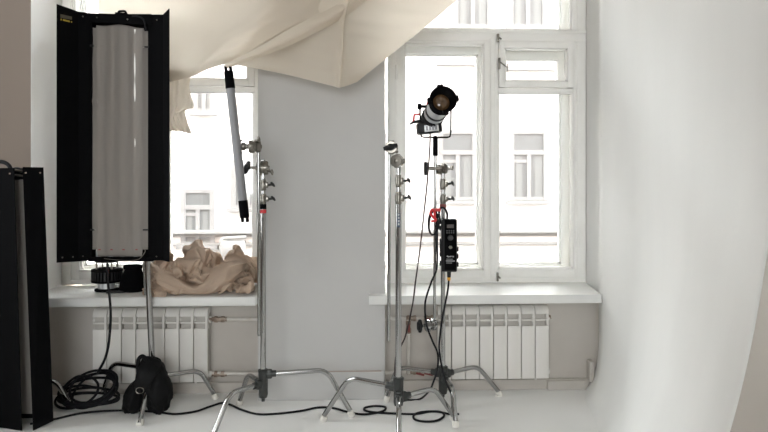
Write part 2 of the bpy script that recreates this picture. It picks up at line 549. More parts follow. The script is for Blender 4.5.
# ------------------------------------------------------------------ windows
def window(name, x0, op, k=0.0, ost=0.072):
    """A double window: inner sashes, an outer layer behind, a small vent sash at the top right."""
    w = bpy.data.objects.new(name, None)
    w.location = (x0 + 0.62, FY, SILL)
    COL.objects.link(w)
    struct(w)
    W = 1.24
    zb, zt = SILL + 0.003, WTOP - 0.003
    T0, T1 = 2.098, 2.168                       # transom
    y0, y1 = FY, FY + 0.20
    # casing
    m = MB()
    for a, b in ((0, 0.052), (W - 0.058, W)):
        m.bb(x0 + a, x0 + b, y0, y1, zb, zt, 0.004)
    m.bb(x0, x0 + W, y0 + 0.002, y1, zb, zb + 0.03, 0.003)
    m.bb(x0, x0 + W, y0 + 0.002, y1, zt - 0.05, zt, 0.003)
    m.bb(x0, x0 + W, y0 - 0.004, y1, T0, T1, 0.006)
    m.bb(x0, x0 + W, y0 - 0.012, y0 + 0.02, T1 - 0.02, T1, 0.004)
    m.build('window_frame', 'paint', w, ang=50)
    MB().bb(x0 + k + 0.635, x0 + k + 0.672, y0 - 0.012, y0 + 0.03, zb + 0.02, T0 + 0.02, 0.006).build('meeting_post', 'paint', w, ang=50)

    def sash(a, b, c, d, st, top, bot, y, th, nm='sash', vent=None):
        """One frame a..b wide, c..d tall with stile, top and bottom rail widths."""
        m = MB()
        m.bb(a, a + st[0], y, y + th, c, d, 0.005)
        m.bb(b - st[1], b, y, y + th, c, d, 0.005)
        m.bb(a + 0.002, b - 0.002, y + 0.001, y + th - 0.001, d - top, d, 0.005)
        m.bb(a + 0.002, b - 0.002, y + 0.001, y + th - 0.001, c, c + bot, 0.005)
        # glazing bead
        for g0, g1, h0, h1 in ((a + st[0], a + st[0] + .01, c + bot, d - top), (b - st[1] - .01, b - st[1], c + bot, d - top),
                               (a + st[0], b - st[1], c + bot, c + bot + .01), (a + st[0], b - st[1], d - top - .01, d - top)):
            m.bb(g0, g1, y + th * 0.4, y + th * 0.9, h0, h1)
        zmax = d - top
        if vent:
            m.bb(a + st[0], b - st[1], y + 0.001, y + th, vent - 0.035, vent + 0.0, 0.004)
        o = m.build(nm, 'paint', w, ang=50)
        MB().bb(a + st[0], b - st[1], y + th * 0.55, y + th * 0.55 + 0.004, c + bot, (vent - 0.035) if vent else zmax).build('pane', 'glass', o, smooth=False)
        return o

    zs = zb + 0.022
    # inner sashes
    sash(x0 + 0.050, x0 + k + 0.640, zs, T0 + 0.004, (0.052, 0.042), 0.022, 0.056, y0 + 0.004, 0.04)
    vz0 = 1.806
    sash(x0 + k + 0.660, x0 + 1.186, zs, T0 + 0.004, (0.030, 0.022), 0.01, 0.060, y0 + 0.004, 0.04, vent=vz0)
    v = sash(x0 + k + 0.692, x0 + 1.166, vz0 + 0.004, T0 + 0.002, (0.036, 0.042), 0.046, 0.040, y0 - 0.006, 0.04, 'vent_sash')
    # upper light
    sash(x0 + 0.02, x0 + 1.20, T1, zt - 0.03, (0.045, 0.045), 0.05, 0.004, y0 + 0.004, 0.04, 'upper_sash')
    # outer layer
    yo = FY + 0.15
    sash(x0 + 0.03, x0 + op, zb + 0.02, T0, (0.040, ost), 0.055, 0.075, yo, 0.04, 'outer_sash')
    sash(x0 + op, x0 + 1.20, zb + 0.02, T0, (0.045, 0.070), 0.055, 0.075, yo, 0.04, 'outer_sash')
    m = MB()
    a, b = x0 + k + 0.690, x0 + 1.185
    m.bb(a + .001, b - .001, yo - 0.012, yo + 0.03, 1.80, 1.850); m.bb(a, a + .080, yo - 0.014, yo + 0.032, 1.799, 2.061)
    m.bb(b - .08, b, yo - 0.014, yo + 0.032, 1.799, 2.061); m.bb(a + .001, b - .001, yo - 0.012, yo + 0.03, 2.005, 2.06)
    m.build('outer_vent_sash', 'paint', w, ang=50)
    sash(x0 + 0.02, x0 + 1.20, T1 - 0.03, zt - 0.02, (0.045, 0.070), 0.06, 0.03, yo, 0.04, 'outer_upper_sash')
    # hinges, latches
    for px, z in ((0.052, 1.90), (W - 0.056, 1.76), (W - 0.056, 0.87), (0.052, 0.87)):
        MB().cyl((x0 + px, y0 - 0.006, z - 0.045), (x0 + px, y0 - 0.006, z + 0.045), 0.008, seg=12).build('hinge', 'paint', w)
    m = MB(); m.bb(x0 + k + 0.675, x0 + k + 0.690, y0 - 0.022, y0 - 0.004, 2.09, 2.14, 0.003); m.cyl((x0 + k + .682, y0 - .02, 2.12), (x0 + k + .70, y0 - .03, 2.105), .005, seg=8)
    m.build('latch', 'dull', w)
    m = MB(); m.bb(x0 + k + 0.683, x0 + k + 0.696, y0 - 0.03, y0 - 0.005, 1.92, 1.99, 0.003); m.cyl((x0 + k + .69, y0 - .03, 1.965), (x0 + k + .735, y0 - .035, 1.93), .004, seg=8)
    m.cyl((x0 + k + .737, y0 - .035, 1.955), (x0 + k + .737, y0 - .035, 1.905), .004, seg=8)
    m.build('latch', 'dull', w)
    m = MB(); m.bb(x0 + k + 0.675, x0 + k + 0.687, y0 - 0.02, y0 - 0.002, 0.605, 0.66, 0.003); m.cyl((x0 + k + .681, y0 - .02, .64), (x0 + k + .694, y0 - .03, .625), .005, seg=8)
    m.build('latch', 'dull', w)
    return w


window('window_1', L0 + 0.011, 0.555, -0.055, 0.045)
window('window_2', 0.162, 0.66)


# ------------------------------------------------------------------ across the street
BY = 20.0
bld = thing('apartment_building', 'pale cream building across the street, seen through both windows', 'building', (2, BY + 0.5, -1.6))
m = MB(); m.bb(-22, 24, BY, BY + 8, -1.6, 12.5)
m.build('facade_wall', 'facade', bld, smooth=False)


def zz(py): return PY(384, py, BY).z


for a, b, d in ((229.5, 233, 0.22), (242, 245, 0.10), (261, 266, 0.12)):
    MB().bb(-22, 24, BY - d, BY + 0.05, zz(b), zz(a), 0.02).build('cornice', 'facadetrim', bld, smooth=False)
MB().bb(-22, 24, BY - 0.06, BY + 0.05, zz(236.5), zz(233), 0.01).build('cornice_underside', 'facadeband', bld, smooth=False)
MB().bb(-22, 24, BY - 0.14, BY + 0.05, zz(-30), zz(-38), 0.02).build('cornice', 'facadetrim', bld, smooth=False)


def far_window(px0, px1, py0, py1, cross=0.3):
    a, b = PY(px0, py0, BY), PY(px1, py1, BY)
    x0_, x1_, z1, z0 = a.x, b.x, a.z, b.z
    W = x1_ - x0_
    f = MB()
    t = 0.10
    f.bb(x0_ - 0.09, x0_ + t * 0.6, BY - 0.06, BY + 0.02, z0, z1 + 0.06); f.bb(x1_ - t * 0.6, x1_ + 0.09, BY - 0.06, BY + 0.02, z0, z1 + 0.06)
    f.bb(x0_, x1_, BY - 0.055, BY + 0.02, z1 - t * 0.6, z1 + 0.055); f.bb(x0_, x1_, BY - 0.055, BY + 0.02, z0 + .005, z0 + t)
    zc = z1 - (z1 - z0) * cross
    f.bb(x0_, x1_, BY - 0.07, BY + 0.02, zc - 0.07, zc + 0.07)
    xm = (x0_ + x1_) / 2
    f.bb(xm - 0.06, xm + 0.06, BY - 0.065, BY + 0.02, z0, zc)
    zv = zc - (z1 - z0) * 0.13
    f.bb(x0_, xm, BY - 0.05, BY + 0.02, zv - 0.05, zv + 0.05)
    f.bb(x0_ - 0.2, x1_ + 0.2, BY - 0.16, BY + 0.02, z0 - 0.12, z0 - 0.01)
    o = f.build('window', 'facadewin', bld, smooth=False)
    p = MB(); p.bb(x0_, x1_, BY - 0.03, BY - 0.015, z0, z1)
    p.build('pane', 'facadepane', o, smooth=False)
    for q0, q1 in ((x0_ + W * .12, x0_ + W * .30), (x1_ - W * .32, x1_ - W * .10)):
        MB().bb(q0, q1, BY - 0.034, BY - 0.028, z0 + .1, zc - .1).build('curtain', 'curtain', o, smooth=False)


for a in ((512, 545, 132, 200), (441, 474, 132, 200), (511, 544, -40, 28), (456, 489, -40, 28), (585, 618, 132, 200), (368, 401, 132, 200),
          (184, 212, 191, 245), (196, 212, 76, 112), (234, 262, 162, 208), (110, 138, 191, 245), (110, 138, 80, 122), (300, 330, 140, 205)):
    far_window(*a, cross=0.3 if a[3] - a[2] > 30 else 0.55)
for q in ((436, 62, 496, 66), (504, 67, 560, 71)):
    a, b = PY(q[0], q[1], BY), PY(q[2], q[3], BY)
    MB().bb(a.x, b.x, BY - 0.14, BY + 0.02, b.z, a.z).build('ghost_sill_line', 'facadetrim', bld, smooth=False)  # strips standing in for a sill line doubled in the glazing
a, b = PY(223, 240, BY), PY(246, 258, BY)
MB().bb(a.x, b.x, BY - 0.35, BY + 0.01, b.z, a.z, 0.04).build('vent_box', 'facadewin', bld)
m = MB(); m.tube(curve([PY(222, 258, BY - .2), PY(221, 246, BY - .2), PY(223, 239, BY - .2), PY(229, 238, BY - .2), PY(246, 237, BY - .2)], 24), 0.05, 8)
m.build('vent_pipe', 'facadetrim', bld)
m = MB(); m.bb(-40, 40, OUT + 0.3, 60, -1.8, -1.6)
struct(m.build('street', 'street', smooth=False))


# ------------------------------------------------------------------ radiators and pipes
def radiator(px0, px1, label):
    a, b = PY(px0, 0, 3.655).x, PY(px1, 0, 3.655).x
    z0, H = 0.073, 0.432
    r = thing('radiator', label, 'radiator', ((a + b) / 2, 3.69, 0.073), 'radiators under the window sills')
    n = 8
    p = (b - a) / n
    yf = 3.650
    for i in range(n):
        x = a + p * (i + .5)
        h = p / 2 - 0.0018
        m = MB()
        m.bb(x - h, x + h, yf, yf + 0.014, z0 + 0.012, z0 + 0.318, 0.004)       # front plate
        m.bb(x - h, x + h, yf + 0.002, yf + 0.02, z0 + 0.346, z0 + 0.357, 0.003)  # bar
        m.bb(x + h - 0.014, x + h, yf + 0.001, yf + 0.04, z0 + 0.31, z0 + 0.40, 0.003)  # upright fin
        # rounded top cap
        pts = []
        for k in range(9):
            t = k / 8 * PI / 2
            pts.append((x - h, yf + 0.045 - 0.043 * math.cos(t), z0 + 0.386 + 0.046 * math.sin(t)))
        pts += [(x - h, yf + 0.07, z0 + H), (x - h, yf + 0.07, z0 + 0.40), (x - h, yf + 0.012, z0 + 0.384)]
        m.prism(pts, (2 * h, 0, 0))
        s_ = m.build('section', 'rad', r, ang=40)
        c = MB()
        c.bb(x - h + 0.002, x + h - 0.002, yf + 0.026, yf + 0.07, z0 + 0.005, z0 + 0.40, 0.004)
        c.build('core', 'raddark', s_, ang=40)
    m = MB()
    for z in (z0 + 0.045, z0 + 0.36):
        m.cyl((a - 0.008, yf + 0.045, z), (b + 0.012, yf + 0.045, z), 0.018, seg=16)
    m.build('header', 'rad', r)
    m = MB(); m.cyl((b + 0.002, yf + 0.03, z0 + 0.366), (b + 0.016, yf + 0.03, z0 + 0.366), 0.007, seg=10)
    m.cyl((b + 0.012, yf + 0.03, z0 + 0.366), (b + 0.014, yf + 0.012, z0 + 0.358), 0.003, seg=8)
    m.build('bleed_valve', 'brass', r)
    for x in (a + p * 0.9, a + p * 7.1):
        MB().bb(x - .006, x + .006, yf + 0.02, NY - 0.001, z0 + 0.0, z0 + 0.008).build('bracket', 'rad', r)
    return a, b


ra, rb = radiator(92.5, 208, 'pale enamel radiator under the left window, behind the light bank stand')
qa, qb = radiator(437.5, 549, 'pale enamel radiator under the right window, beside the bare niche corner')

pg = 'heating pipes beside the radiators'
t = thing('heating_pipe', 'painted heating pipes with worn brown unions right of the left radiator', 'pipe', (rb + 0.14, 3.69, 0.1), pg)
pz1, pz0 = 0.433, 0.118
MB().cyl((rb + 0.012, 3.695, pz1), (L1 - 0.001, 3.695, pz1), 0.011, seg=14).build('pipe_run', 'pipe', t)
MB().cyl((rb + 0.012, 3.695, pz0 + 0.004), (L1 - 0.001, 3.695, pz0), 0.012, seg=14).build('pipe_run', 'pipe', t)
for z in (pz1, pz0):
    m = MB(); m.lathe((rb + 0.014, 3.695, z), (1, 0, 0), [(0, .013), (.012, .013), (.014, .019), (.03, .019), (.032, .014), (.05, .014), (.052, .018), (.07, .018), (.072, .013), (.085, .013)], 8)
    m.build('pipe_union', 'brass', t)
t = thing('heating_pipe', 'painted heating pipes with red tap handles left of the right radiator', 'pipe', (qa - 0.15, 3.69, 0.05), pg)
vx = PY(408.5, 0, 3.68).x
for a_, b_, r_ in (((R0 + 0.002, 3.70, pz1 - 0.004), (qa - 0.012, 3.70, pz1 - 0.004), .011), ((R0 + 0.002, 3.70, pz0 - 0.005), (qa - 0.012, 3.70, pz0 + 0.002), .011), ((vx, 3.685, 0.11), (vx, 3.685, 0.425), .010)):
    MB().cyl(a_, b_, r_, seg=14).build('pipe_run', 'pipe', t)
for x, z in ((qa - 0.075, pz1 - .004), (qa - 0.075, pz0), (vx - 0.012, pz1 - .004), (vx - 0.012, pz0)):
    m = MB(); m.lathe((x, 3.70, z), (1, 0, 0), [(0, .012), (.008, .018), (.022, .018), (.024, .014), (.04, .014), (.042, .018), (.056, .018), (.06, .012)], 8)
    m.build('pipe_union', 'brass', t)
for x, z, ax in ((qa - 0.04, pz1 - .004, (0, -1, 0)), (qa - 0.05, pz0, (0, -1, 0)), (qa - 0.10, pz0, (0, -1, 0))):
    m = MB(); m.cyl((x, 3.69, z), (x, 3.655, z), 0.006, seg=8); m.box((x, 3.655, z), (0.05, 0.008, 0.014), ry(0.25), 0.004)
    m.build('tap_handle', 'redplastic', t)
m = MB(); m.lathe((vx, 3.685, 0.345), (0, 0, 1), [(0, .010), (.004, .016), (.03, .016), (.034, .012), (.05, .012), (.052, .015), (.07, .015), (.075, .01)], 8)
m.build('pipe_valve', 'brass', t)
m = MB(); m.cyl((vx, 3.685, 0.385), (vx, 3.65, 0.385), .006, seg=8); m.box((vx, 3.65, 0.385), (.012, .007, .05), None, .003)
m.build('tap_handle', 'redplastic', t)


# ------------------------------------------------------------------ stands
def bent_leg(p, hub, foot, zh, r, bend=0.66, drop=0.0):
    """Chrome leg: level out of the hub, one bend, down to the floor."""
    hub = Vector((hub[0], hub[1], zh)); foot = Vector((foot[0], foot[1], 0.0))
    d = Vector((foot.x - hub.x, foot.y - hub.y, 0))
    B = hub + d * bend; B.z = zh + 0.006 - drop
    s0 = hub + d.normalized() * 0.02
    u1 = (s0 - B).normalized(); u2 = (foot - B).normalized()
    k = 0.055
    pts = [s0]
    a, c = B + u1 * k, B + u2 * k
    for i in range(9):
        q = i / 8
        pts.append(a * (1 - q) ** 2 + B * 2 * q * (1 - q) + c * q * q)
    e = foot - u2 * 0.0 + Vector((0, 0, 0.012))
    pts.append(e)
    l = MB().tube(pts, r, 14).build('leg', 'chrome', p)
    f = MB(); f.lathe(foot + Vector((0, 0, .001)), (-u2 * -1 * -1), [(0, r * 1.15), (.006, r * 1.5), (.03, r * 1.4), (.034, r * 1.05)], 14)
    f.build('rubber_foot', 'foot', l)
    return l


def t_handle(p, at, d, r=0.006, ln=0.045, bar=0.05, mt='dull', tilt=0.3):
    """A spindle out of a casting with a cross bar at its end."""
    at = Vector(at); d = Vector(d).normalized()
    e = at + d * ln
    m = MB(); m.cyl(at, e, r, seg=10)
    v = Vector((0, 0, 1)) * math.cos(tilt) + d.cross(Vector((0, 0, 1))).normalized() * math.sin(tilt)
    m.tube([e - v * bar / 2, e - v * bar * .2, e, e + v * bar * .2, e + v * bar / 2], [r * .8, r * 1.1, r * 1.4, r * 1.1, r * .8], 10)
    return m.build('locking_handle', mt, p)


def collar(p, c, z, r=0.021, h=0.05, side=1, mt='dull', handle=True):
    m = MB(); m.lathe((c[0], c[1], z - h / 2), (0, 0, 1), [(0, r * .8), (.003, r * .9), (.012, r * .9), (.014, r), (h - .014, r), (h - .012, r * .85), (h - .002, r * .85), (h, r * .7)], 18)
    m.box((c[0] + side * r, c[1] - r * .3, z), (r * 1.1, r * 1.1, h * .55), None, .004)
    o = m.build('collar', mt, p)
    if handle:
        t_handle(o, (c[0] + side * r * 1.4, c[1] - r * .3, z), (side, -0.45, 0.12), ln=.030, bar=.036, mt='cast', tilt=1.0)
    return o


def grip_head(p, c, ax, r=0.031, knob=None, kd=None, mt='dull'):
    """Two clamping discs face to face with a locking knob."""
    c = Vector(c); ax = Vector(ax).normalized()
    m = MB()
    m.lathe(c - ax * .030, ax, [(-.006, r * .28), (-.005, r * .34), (0, r * .34), (.0005, r * .90), (.003, r * .98), (.010, r), (.020, r), (.023, r * .82), (.028, r * .82), (.029, r * .55), (.031, r * .55), (.032, r * .82), (.037, r * .82), (.040, r), (.050, r), (.057, r * .98), (.0595, r * .90), (.060, r * .34), (.066, r * .34)], 24)
    for s in (-1, 1):          # notches for arms
        m.box(c + ax * .012 * s + Vector((0, 0, r * .75 * s)), (.024, .024, .022), None, .004)
    o = m.build('grip_head', mt, p)
    if knob is not None:
        k = Vector(knob); d = (k - c).normalized()
        q = MB(); q.cyl(c, k, .007, seg=10)
        q.build('spindle', mt, o)
        kd = Vector(kd).normalized() if kd else Vector((0, 0, 1))
        w = MB()
        w.blob(k, (.017, .017, .017), nu=14, nv=8)
        w.tube([k - kd * .034, k - kd * .02, k, k + kd * .02, k + kd * .034], [.008, .012, .014, .012, .008], 12)
        w.build('knob', 'blackbody', o)
    return o


def hub_casting(p, c, z0, z1, legs, r=0.024):
    m = MB(); m.lathe((c[0], c[1], z0), (0, 0, 1), [(0, r * .55), (.004, r * .85), (.02, r), (z1 - z0 - .02, r), (z1 - z0 - .004, r * 1.12), (z1 - z0, r * .9)], 20)
    m.cyl((c[0], c[1], z0 - .016), (c[0], c[1], z0 + .005), .009, seg=10)
    for f, zh in legs:
        d = Vector((f[0] - c[0], f[1] - c[1], 0)).normalized()
        q = Vector((c[0], c[1], zh))
        m.cyl(q, q + d * .065, .018, .0165, seg=14)
        m.box(q + d * .03 + Vector((0, 0, .0)), (.03, .03, .046), rz(math.atan2(d.y, d.x)), .006)
    return m.build('base_casting', 'cast', p)


def c_stand(label, px, d, feet, zlegs, col_top, col_r=0.0145, hub=(.13, .27), bends=(.66, .66, .66), lean=(0, 0), pole2=None):
    c = PD(px, HOR, d); c.z = 0
    s = thing('light_stand', label, 'stand', c, 'chrome light stands with bent legs')
    c2 = (c.x, c.y)
    legs = []
    for f, z in zip(feet, zlegs):
        legs.append(((f.x, f.y), z))
    hub_casting(s, c2, hub[0], hub[1], legs)
    for (f, z), b in zip(legs, bends):
        bent_leg(s, c2, f, z, 0.0125, b)
    top = Vector((c.x + lean[0], c.y + lean[1], col_top))
    m = MB(); m.cyl((c.x, c.y, hub[0] + .02), top, col_r, seg=20)
    o = m.build('column', 'chrome', s)
    return s, c, top, o


def zd(py, d): return EYE.z + (HOR - py) / F * d


# --- left stand (holds the tube light)
d1 = 3.25
s1, c1, t1, col1 = c_stand('chrome stand with a red band, left of the wall pier, holding the grey tube light', 263.2, d1,
    [G(352.5, 417), G(239, 405), G(211, 443)], (zd(374, d1), zd(384, d1), zd(383, d1)), zd(200, d1), hub=(zd(398, d1), zd(369, d1)), bends=(.71, .62, .66))
m = MB(); m.cyl((c1.x, c1.y, zd(200, d1)), (c1.x, c1.y, zd(160, d1)), .011, seg=16); m.build('riser', 'chrome', s1)
collar(s1, (c1.x, c1.y), zd(199, d1), .019, .050)
collar(s1, (c1.x, c1.y), zd(185, d1), .017, .056)
m = MB(); m.cyl((c1.x, c1.y, zd(213, d1)), (c1.x, c1.y, zd(209.5, d1)), col_r if False else .0165, seg=18); m.build('red_band', 'red', s1)
m = MB(); m.cyl((c1.x, c1.y, zd(209, d1)), (c1.x, c1.y, zd(204, d1)), .0165, seg=18); m.build('black_band', 'black', s1)
g = PD(262.5, 168, d1 - .01)
grip_head(s1, g, RIGHT + FWD * .15, .035, PD(247, 167.5, d1 - .03), Vector((.35, 0, 1)))
t_handle(s1, PD(266, 170, d1 - .03), (1, -.3, -.35), ln=.035, bar=.03)
m = MB(); m.cyl(PD(259, 336, d1 - .045), PD(258.3, 144, d1 - .045), .0079, seg=14); m.build('grip_arm', 'chrome', s1)
g2 = PD(254.5, 146.5, d1 - .055)
grip_head(s1, g2, RIGHT * 1 + FWD * .3, .031, None)
t_handle(s1, PD(256, 141, d1 - .07), (.8, -.5, .35), ln=.02, bar=.03)
m = MB(); m.cyl(PD(254, 147, d1 - .055), PD(240, 146, d1 - .06), .011, .014, seg=14); m.lathe(PD(246, 146.5, d1 - .06), -RIGHT, [(0, .012), (.004, .02), (.02, .02), (.024, .014)], 18)
m.build('tube_clamp', 'dull', s1)
m = MB(); m.tube([PD(241.5, 140, d1 - .055), PD(240, 143, d1 - .035), PD(240.5, 150, d1 - .035), PD(242, 153, d1 - .055)], .004, 8); m.build('clamp_band', 'blackbody', s1)

# the tube light
tl = thing('tube_light', 'grey tube light with black end caps, clipped to the left chrome stand', 'light', PD(244, 216, d1 - .06))
pa, pb = PD(228.5, 71, d1 - .085), PD(244.8, 218, d1 - .085)
ax = (pb - pa)
L = ax.length
ax.normalize()
m = MB(); m.cyl(pa + ax * .06, pb - ax * .06, .0215, seg=24); m.build('tube_body', 'tubegrey', tl)
for q, s in ((pa, 1), (pb, -1)):
    m = MB(); m.lathe(q, ax * s, [(0, .019), (.003, .0225), (.085, .0235), (.088, .022)], 24)
    for w in (-1, 1):
        m.box(q + RIGHT * .012 * w - ax * s * .006, (.012, .03, .03), ry(math.atan2(ax.x, ax.z)), .003)
    m.build('end_cap', 'black', tl)

# --- middle stand, nearest
d2 = 3.07
f2 = [G(322, 421), G(455.5, 421), G(399, 474)]
s2, c2_, t2, col2 = c_stand('empty chrome stand in front of the pier edge, black wing knob at its top', 398.5, d2, f2,
    (zd(387, d2), zd(397.5, d2), zd(394, d2)), zd(203, d2), hub=(zd(406, d2), zd(377, d2)), bends=(.64, .62, .5))
m = MB(); m.cyl((c2_.x, c2_.y, zd(205, d2)), (c2_.x, c2_.y, zd(155, d2)), .0105, seg=16); m.build('riser', 'chrome', s2)
collar(s2, (c2_.x, c2_.y), zd(198, d2), .0175, .06)
collar(s2, (c2_.x, c2_.y), zd(181, d2), .0155, .06)
m = MB(); m.bb(c2_.x - .007, c2_.x + .007, c2_.y - .0165, c2_.y - .012, zd(227, d2), zd(213, d2)); m.build('label_sticker', 'blue', s2)
m = MB()
for k in range(4):
    z = zd(225 - k * 3.2, d2)
    m.bb(c2_.x - .003, c2_.x + .003, c2_.y - .0172, c2_.y - .016, z, z + .009)
m.build('label_print', 'white', s2)
grip_head(s2, PD(397.2, 161, d2 - .01), FWD + RIGHT * .25, .030, None)
m = MB(); m.cyl(PD(390, 160, d2 - .02), PD(405, 161, d2 - .02), .011, seg=12); m.cyl(PD(397, 152, d2 - .02), PD(392, 148, d2 - .05), .008, seg=10)
m.build('head_bolt', 'dull', s2)
grip_head(s2, PD(391.5, 147.5, d2 - .06), FWD + RIGHT * .1, .030, PD(390.5, 147, d2 - .11), RIGHT * 1 + UP * .28)
m = MB(); m.cyl(PD(388.8, 341, d2 - .055), PD(389.2, 146, d2 - .055), .0079, seg=14); m.build('grip_arm', 'chrome', s2)

# --- right stand (holds the spotlight)
d3 = 3.44
s3, c3, t3, col3 = c_stand('chrome stand before the right window carrying the small black spotlight', 443, d3,
    [G(456, 428), G(500, 395.5), Vector((PD(386, HOR, 3.55).x, PD(386, HOR, 3.55).y, 0))], (zd(376, d3), zd(374, d3), zd(373, d3)), zd(208, d3),
    col_r=.0125, hub=(zd(394, d3), zd(366, d3)), bends=(.74, .60, .80))
m = MB(); m.cyl((c3.x, c3.y, zd(210, d3)), (c3.x, c3.y, zd(165, d3)), .0105, seg=16); m.build('riser', 'chrome', s3)
collar(s3, (c3.x, c3.y), zd(199, d3), .0175, .05)
collar(s3, (c3.x, c3.y), zd(184, d3), .0165, .06)
m = MB(); m.cyl((c3.x, c3.y, zd(208, d3)), (c3.x, c3.y, zd(204, d3)), .017, seg=18); m.build('red_band', 'redplastic', s3)
grip_head(s3, PD(441.5, 169, d3 - .01), RIGHT + FWD * .2, .026, None)
m = MB(); m.cyl(PD(445, 168.5, d3 - .02), PD(453, 168, d3 - .03), .008, seg=10); m.box(PD(452, 168, d3 - .03), (.016, .012, .024), None, .003)
m.build('wing_nut', 'dull', s3)
rx_ = 435
gd = d3 - .045
m = MB(); m.cyl(PD(428, 168.5, gd), PD(441, 168.5, gd), .010, seg=12); m.build('head_bolt', 'dull', s3)
m = MB(); m.lathe(PD(428.3, 168.5, gd), -RIGHT, [(0, .024), (.002, .032), (.012, .038), (.022, .036), (.024, .026)], 18)
m.build('knob', 'blackbody', s3)
m = MB(); m.cyl(PD(434.4, 324, gd), PD(435.3, 155, gd), .0079, seg=14); m.build('grip_arm', 'chrome', s3)
m = MB(); m.lathe(PD(435.3, 156, gd), UP, [(0, .011), (.004, .0135), (.085, .0135), (.09, .011), (.107, .009)], 16); m.build('spigot', 'black', s3)
# lower grip head at the end of the rod
grip_head(s3, PD(430.5, 325, gd - .01), RIGHT + FWD * .25, .030, PD(420, 326, gd - .02), UP, mt='chrome')
m = MB(); m.lathe(PD(421, 326, gd - .02), -RIGHT, [(0, .016), (.004, .024), (.016, .026), (.022, .018)], 18); m.build('knob', 'blackbody', s3)
m = MB(); m.cyl(PD(431, 325, gd - .01), PD(443, 322, d3 - .01), .009, seg=10); m.build('clamp_arm', 'dull', s3)

# --- the spotlight
sp = thing('spotlight', 'small black and silver spotlight in a wire yoke on top of the right stand', 'light', PD(435.3, 139, gd))
lc = PD(443.6, 98.8, 3.13); bc = PD(429.5, 122, 3.44)
ax = (lc - bc).normalized(); LN = (lc - bc).length
m = MB(); m.lathe(bc - ax * .03, ax, [(0, .03), (.006, .052), (.04, .056), (.044, .05), (.05, .05), (.054, .057), (.07, .057), (.074, .05), (.08, .05), (.084, .058), (.115, .060), (.12, .056)], 30)
m.build('lamp_housing', 'blackbody', sp)
m = MB(); m.lathe(bc + ax * .118, ax, [(0, .052), (.004, .056), (.05, .056), (.075, .052), (LN - .19, .047)], 30)
m.build('silver_barrel', 'silver', sp)
m = MB(); m.lathe(bc + ax * .160, ax, [(0, .050), (.002, .0585), (.016, .0585), (.018, .050)], 30); m.build('barrel_ring', 'blackbody', sp)
m = MB(); m.lathe(bc + ax * (LN - .085), ax, [(0, .048), (.01, .058), (.06, .0625), (.075, .069), (.085, .069), (.087, .066), (.07, .060), (.04, .045), (.038, .001)], 36, cap=False)
m.build('lens_hood', 'black', sp)
m = MB(); m.lathe(bc + ax * (LN - .045), ax, [(0, .043), (.006, .040), (.014, .028), (.018, .0)], 30); m.build('lens', 'lens', sp)
u_ = RIGHT - ax * RIGHT.dot(ax); u_.normalize(); w_ = ax.cross(u_)
for k, q in enumerate((0.15, 1.05 * PI, PI / 2 + .2, -PI / 2 + .15)):
    dd = u_ * math.cos(q) + w_ * math.sin(q)
    m = MB(); e = bc + ax * (LN - .012) + dd * .072
    R = Matrix((dd, ax.cross(dd), ax)).transposed()
    m.box(e, (.014, .03, .022), R, .003)
    m.build('accessory_clip', 'black', sp)
box_c = PD(429, 128, 3.40)
m = MB(); m.box(box_c, (.130, .10, .062), ry(math.radians(-6)), .010); m.build('driver_box', 'blackbody', sp)
m = MB(); m.box(PD(431.5, 128, 3.345), (.075, .006, .036), ry(math.radians(-6)), .002); m.build('label_plate', 'silver', sp)
m = MB()
for k in range(4):
    m.box(PD(427 + k * 3.0, 128.3 - k * .3, 3.340), (.010, .002, .022), ry(math.radians(-6)))
m.build('label_print', 'tubegrey', sp)
m = MB(); m.tube(curve([PD(442, 104, 3.262), PD(436, 111, 3.29)], 4), .002, 6)
m = MB(); yk = [PD(420, 105, 3.37), PD(420.3, 132, 3.37), PD(421.5, 136.6, 3.37), PD(424, 137.2, 3.37), PD(447, 137.4, 3.37), PD(450, 136.5, 3.37), PD(450.8, 132, 3.37), PD(451, 106, 3.37)]
m.tube(yk, .0045, 10); m.build('yoke', 'black', sp)
m = MB(); m.lathe(PD(455, 105.4, 3.37), -RIGHT, [(0, .009), (.004, .011), (.02, .011), (.024, .006), (.05, .006)], 14); m.build('tilt_knob', 'black', sp)
m = MB(); m.lathe(PD(417.5, 106.5, 3.37), RIGHT, [(0, .013), (.004, .016), (.018, .016), (.022, .008), (.05, .008)], 14); m.build('tilt_knob', 'black', sp)
m = MB(); m.tube([PD(413, 123, 3.35), PD(414.5, 114.8, 3.35), PD(419.5, 114.2, 3.35)], [.006, .0065, .006], 10); m.build('lever', 'red', sp)
m = MB(); m.tube([PD(409.5, 124.5, 3.35), PD(413.5, 122, 3.35), PD(421, 121, 3.36)], [.004, .008, .009], 10); m.build('lever', 'blackbody', sp)
m = MB(); m.box(PD(428.3, 102.8, 3.30), (.013, .02, .026), ry(.5), .003); m.build('focus_tab', 'red', sp)
m = MB(); m.lathe(PD(435.3, 140, gd), UP, [(0, .010), (.004, .014), (.014, .014), (.018, .008)], 14); m.build('yoke_socket', 'black', sp)

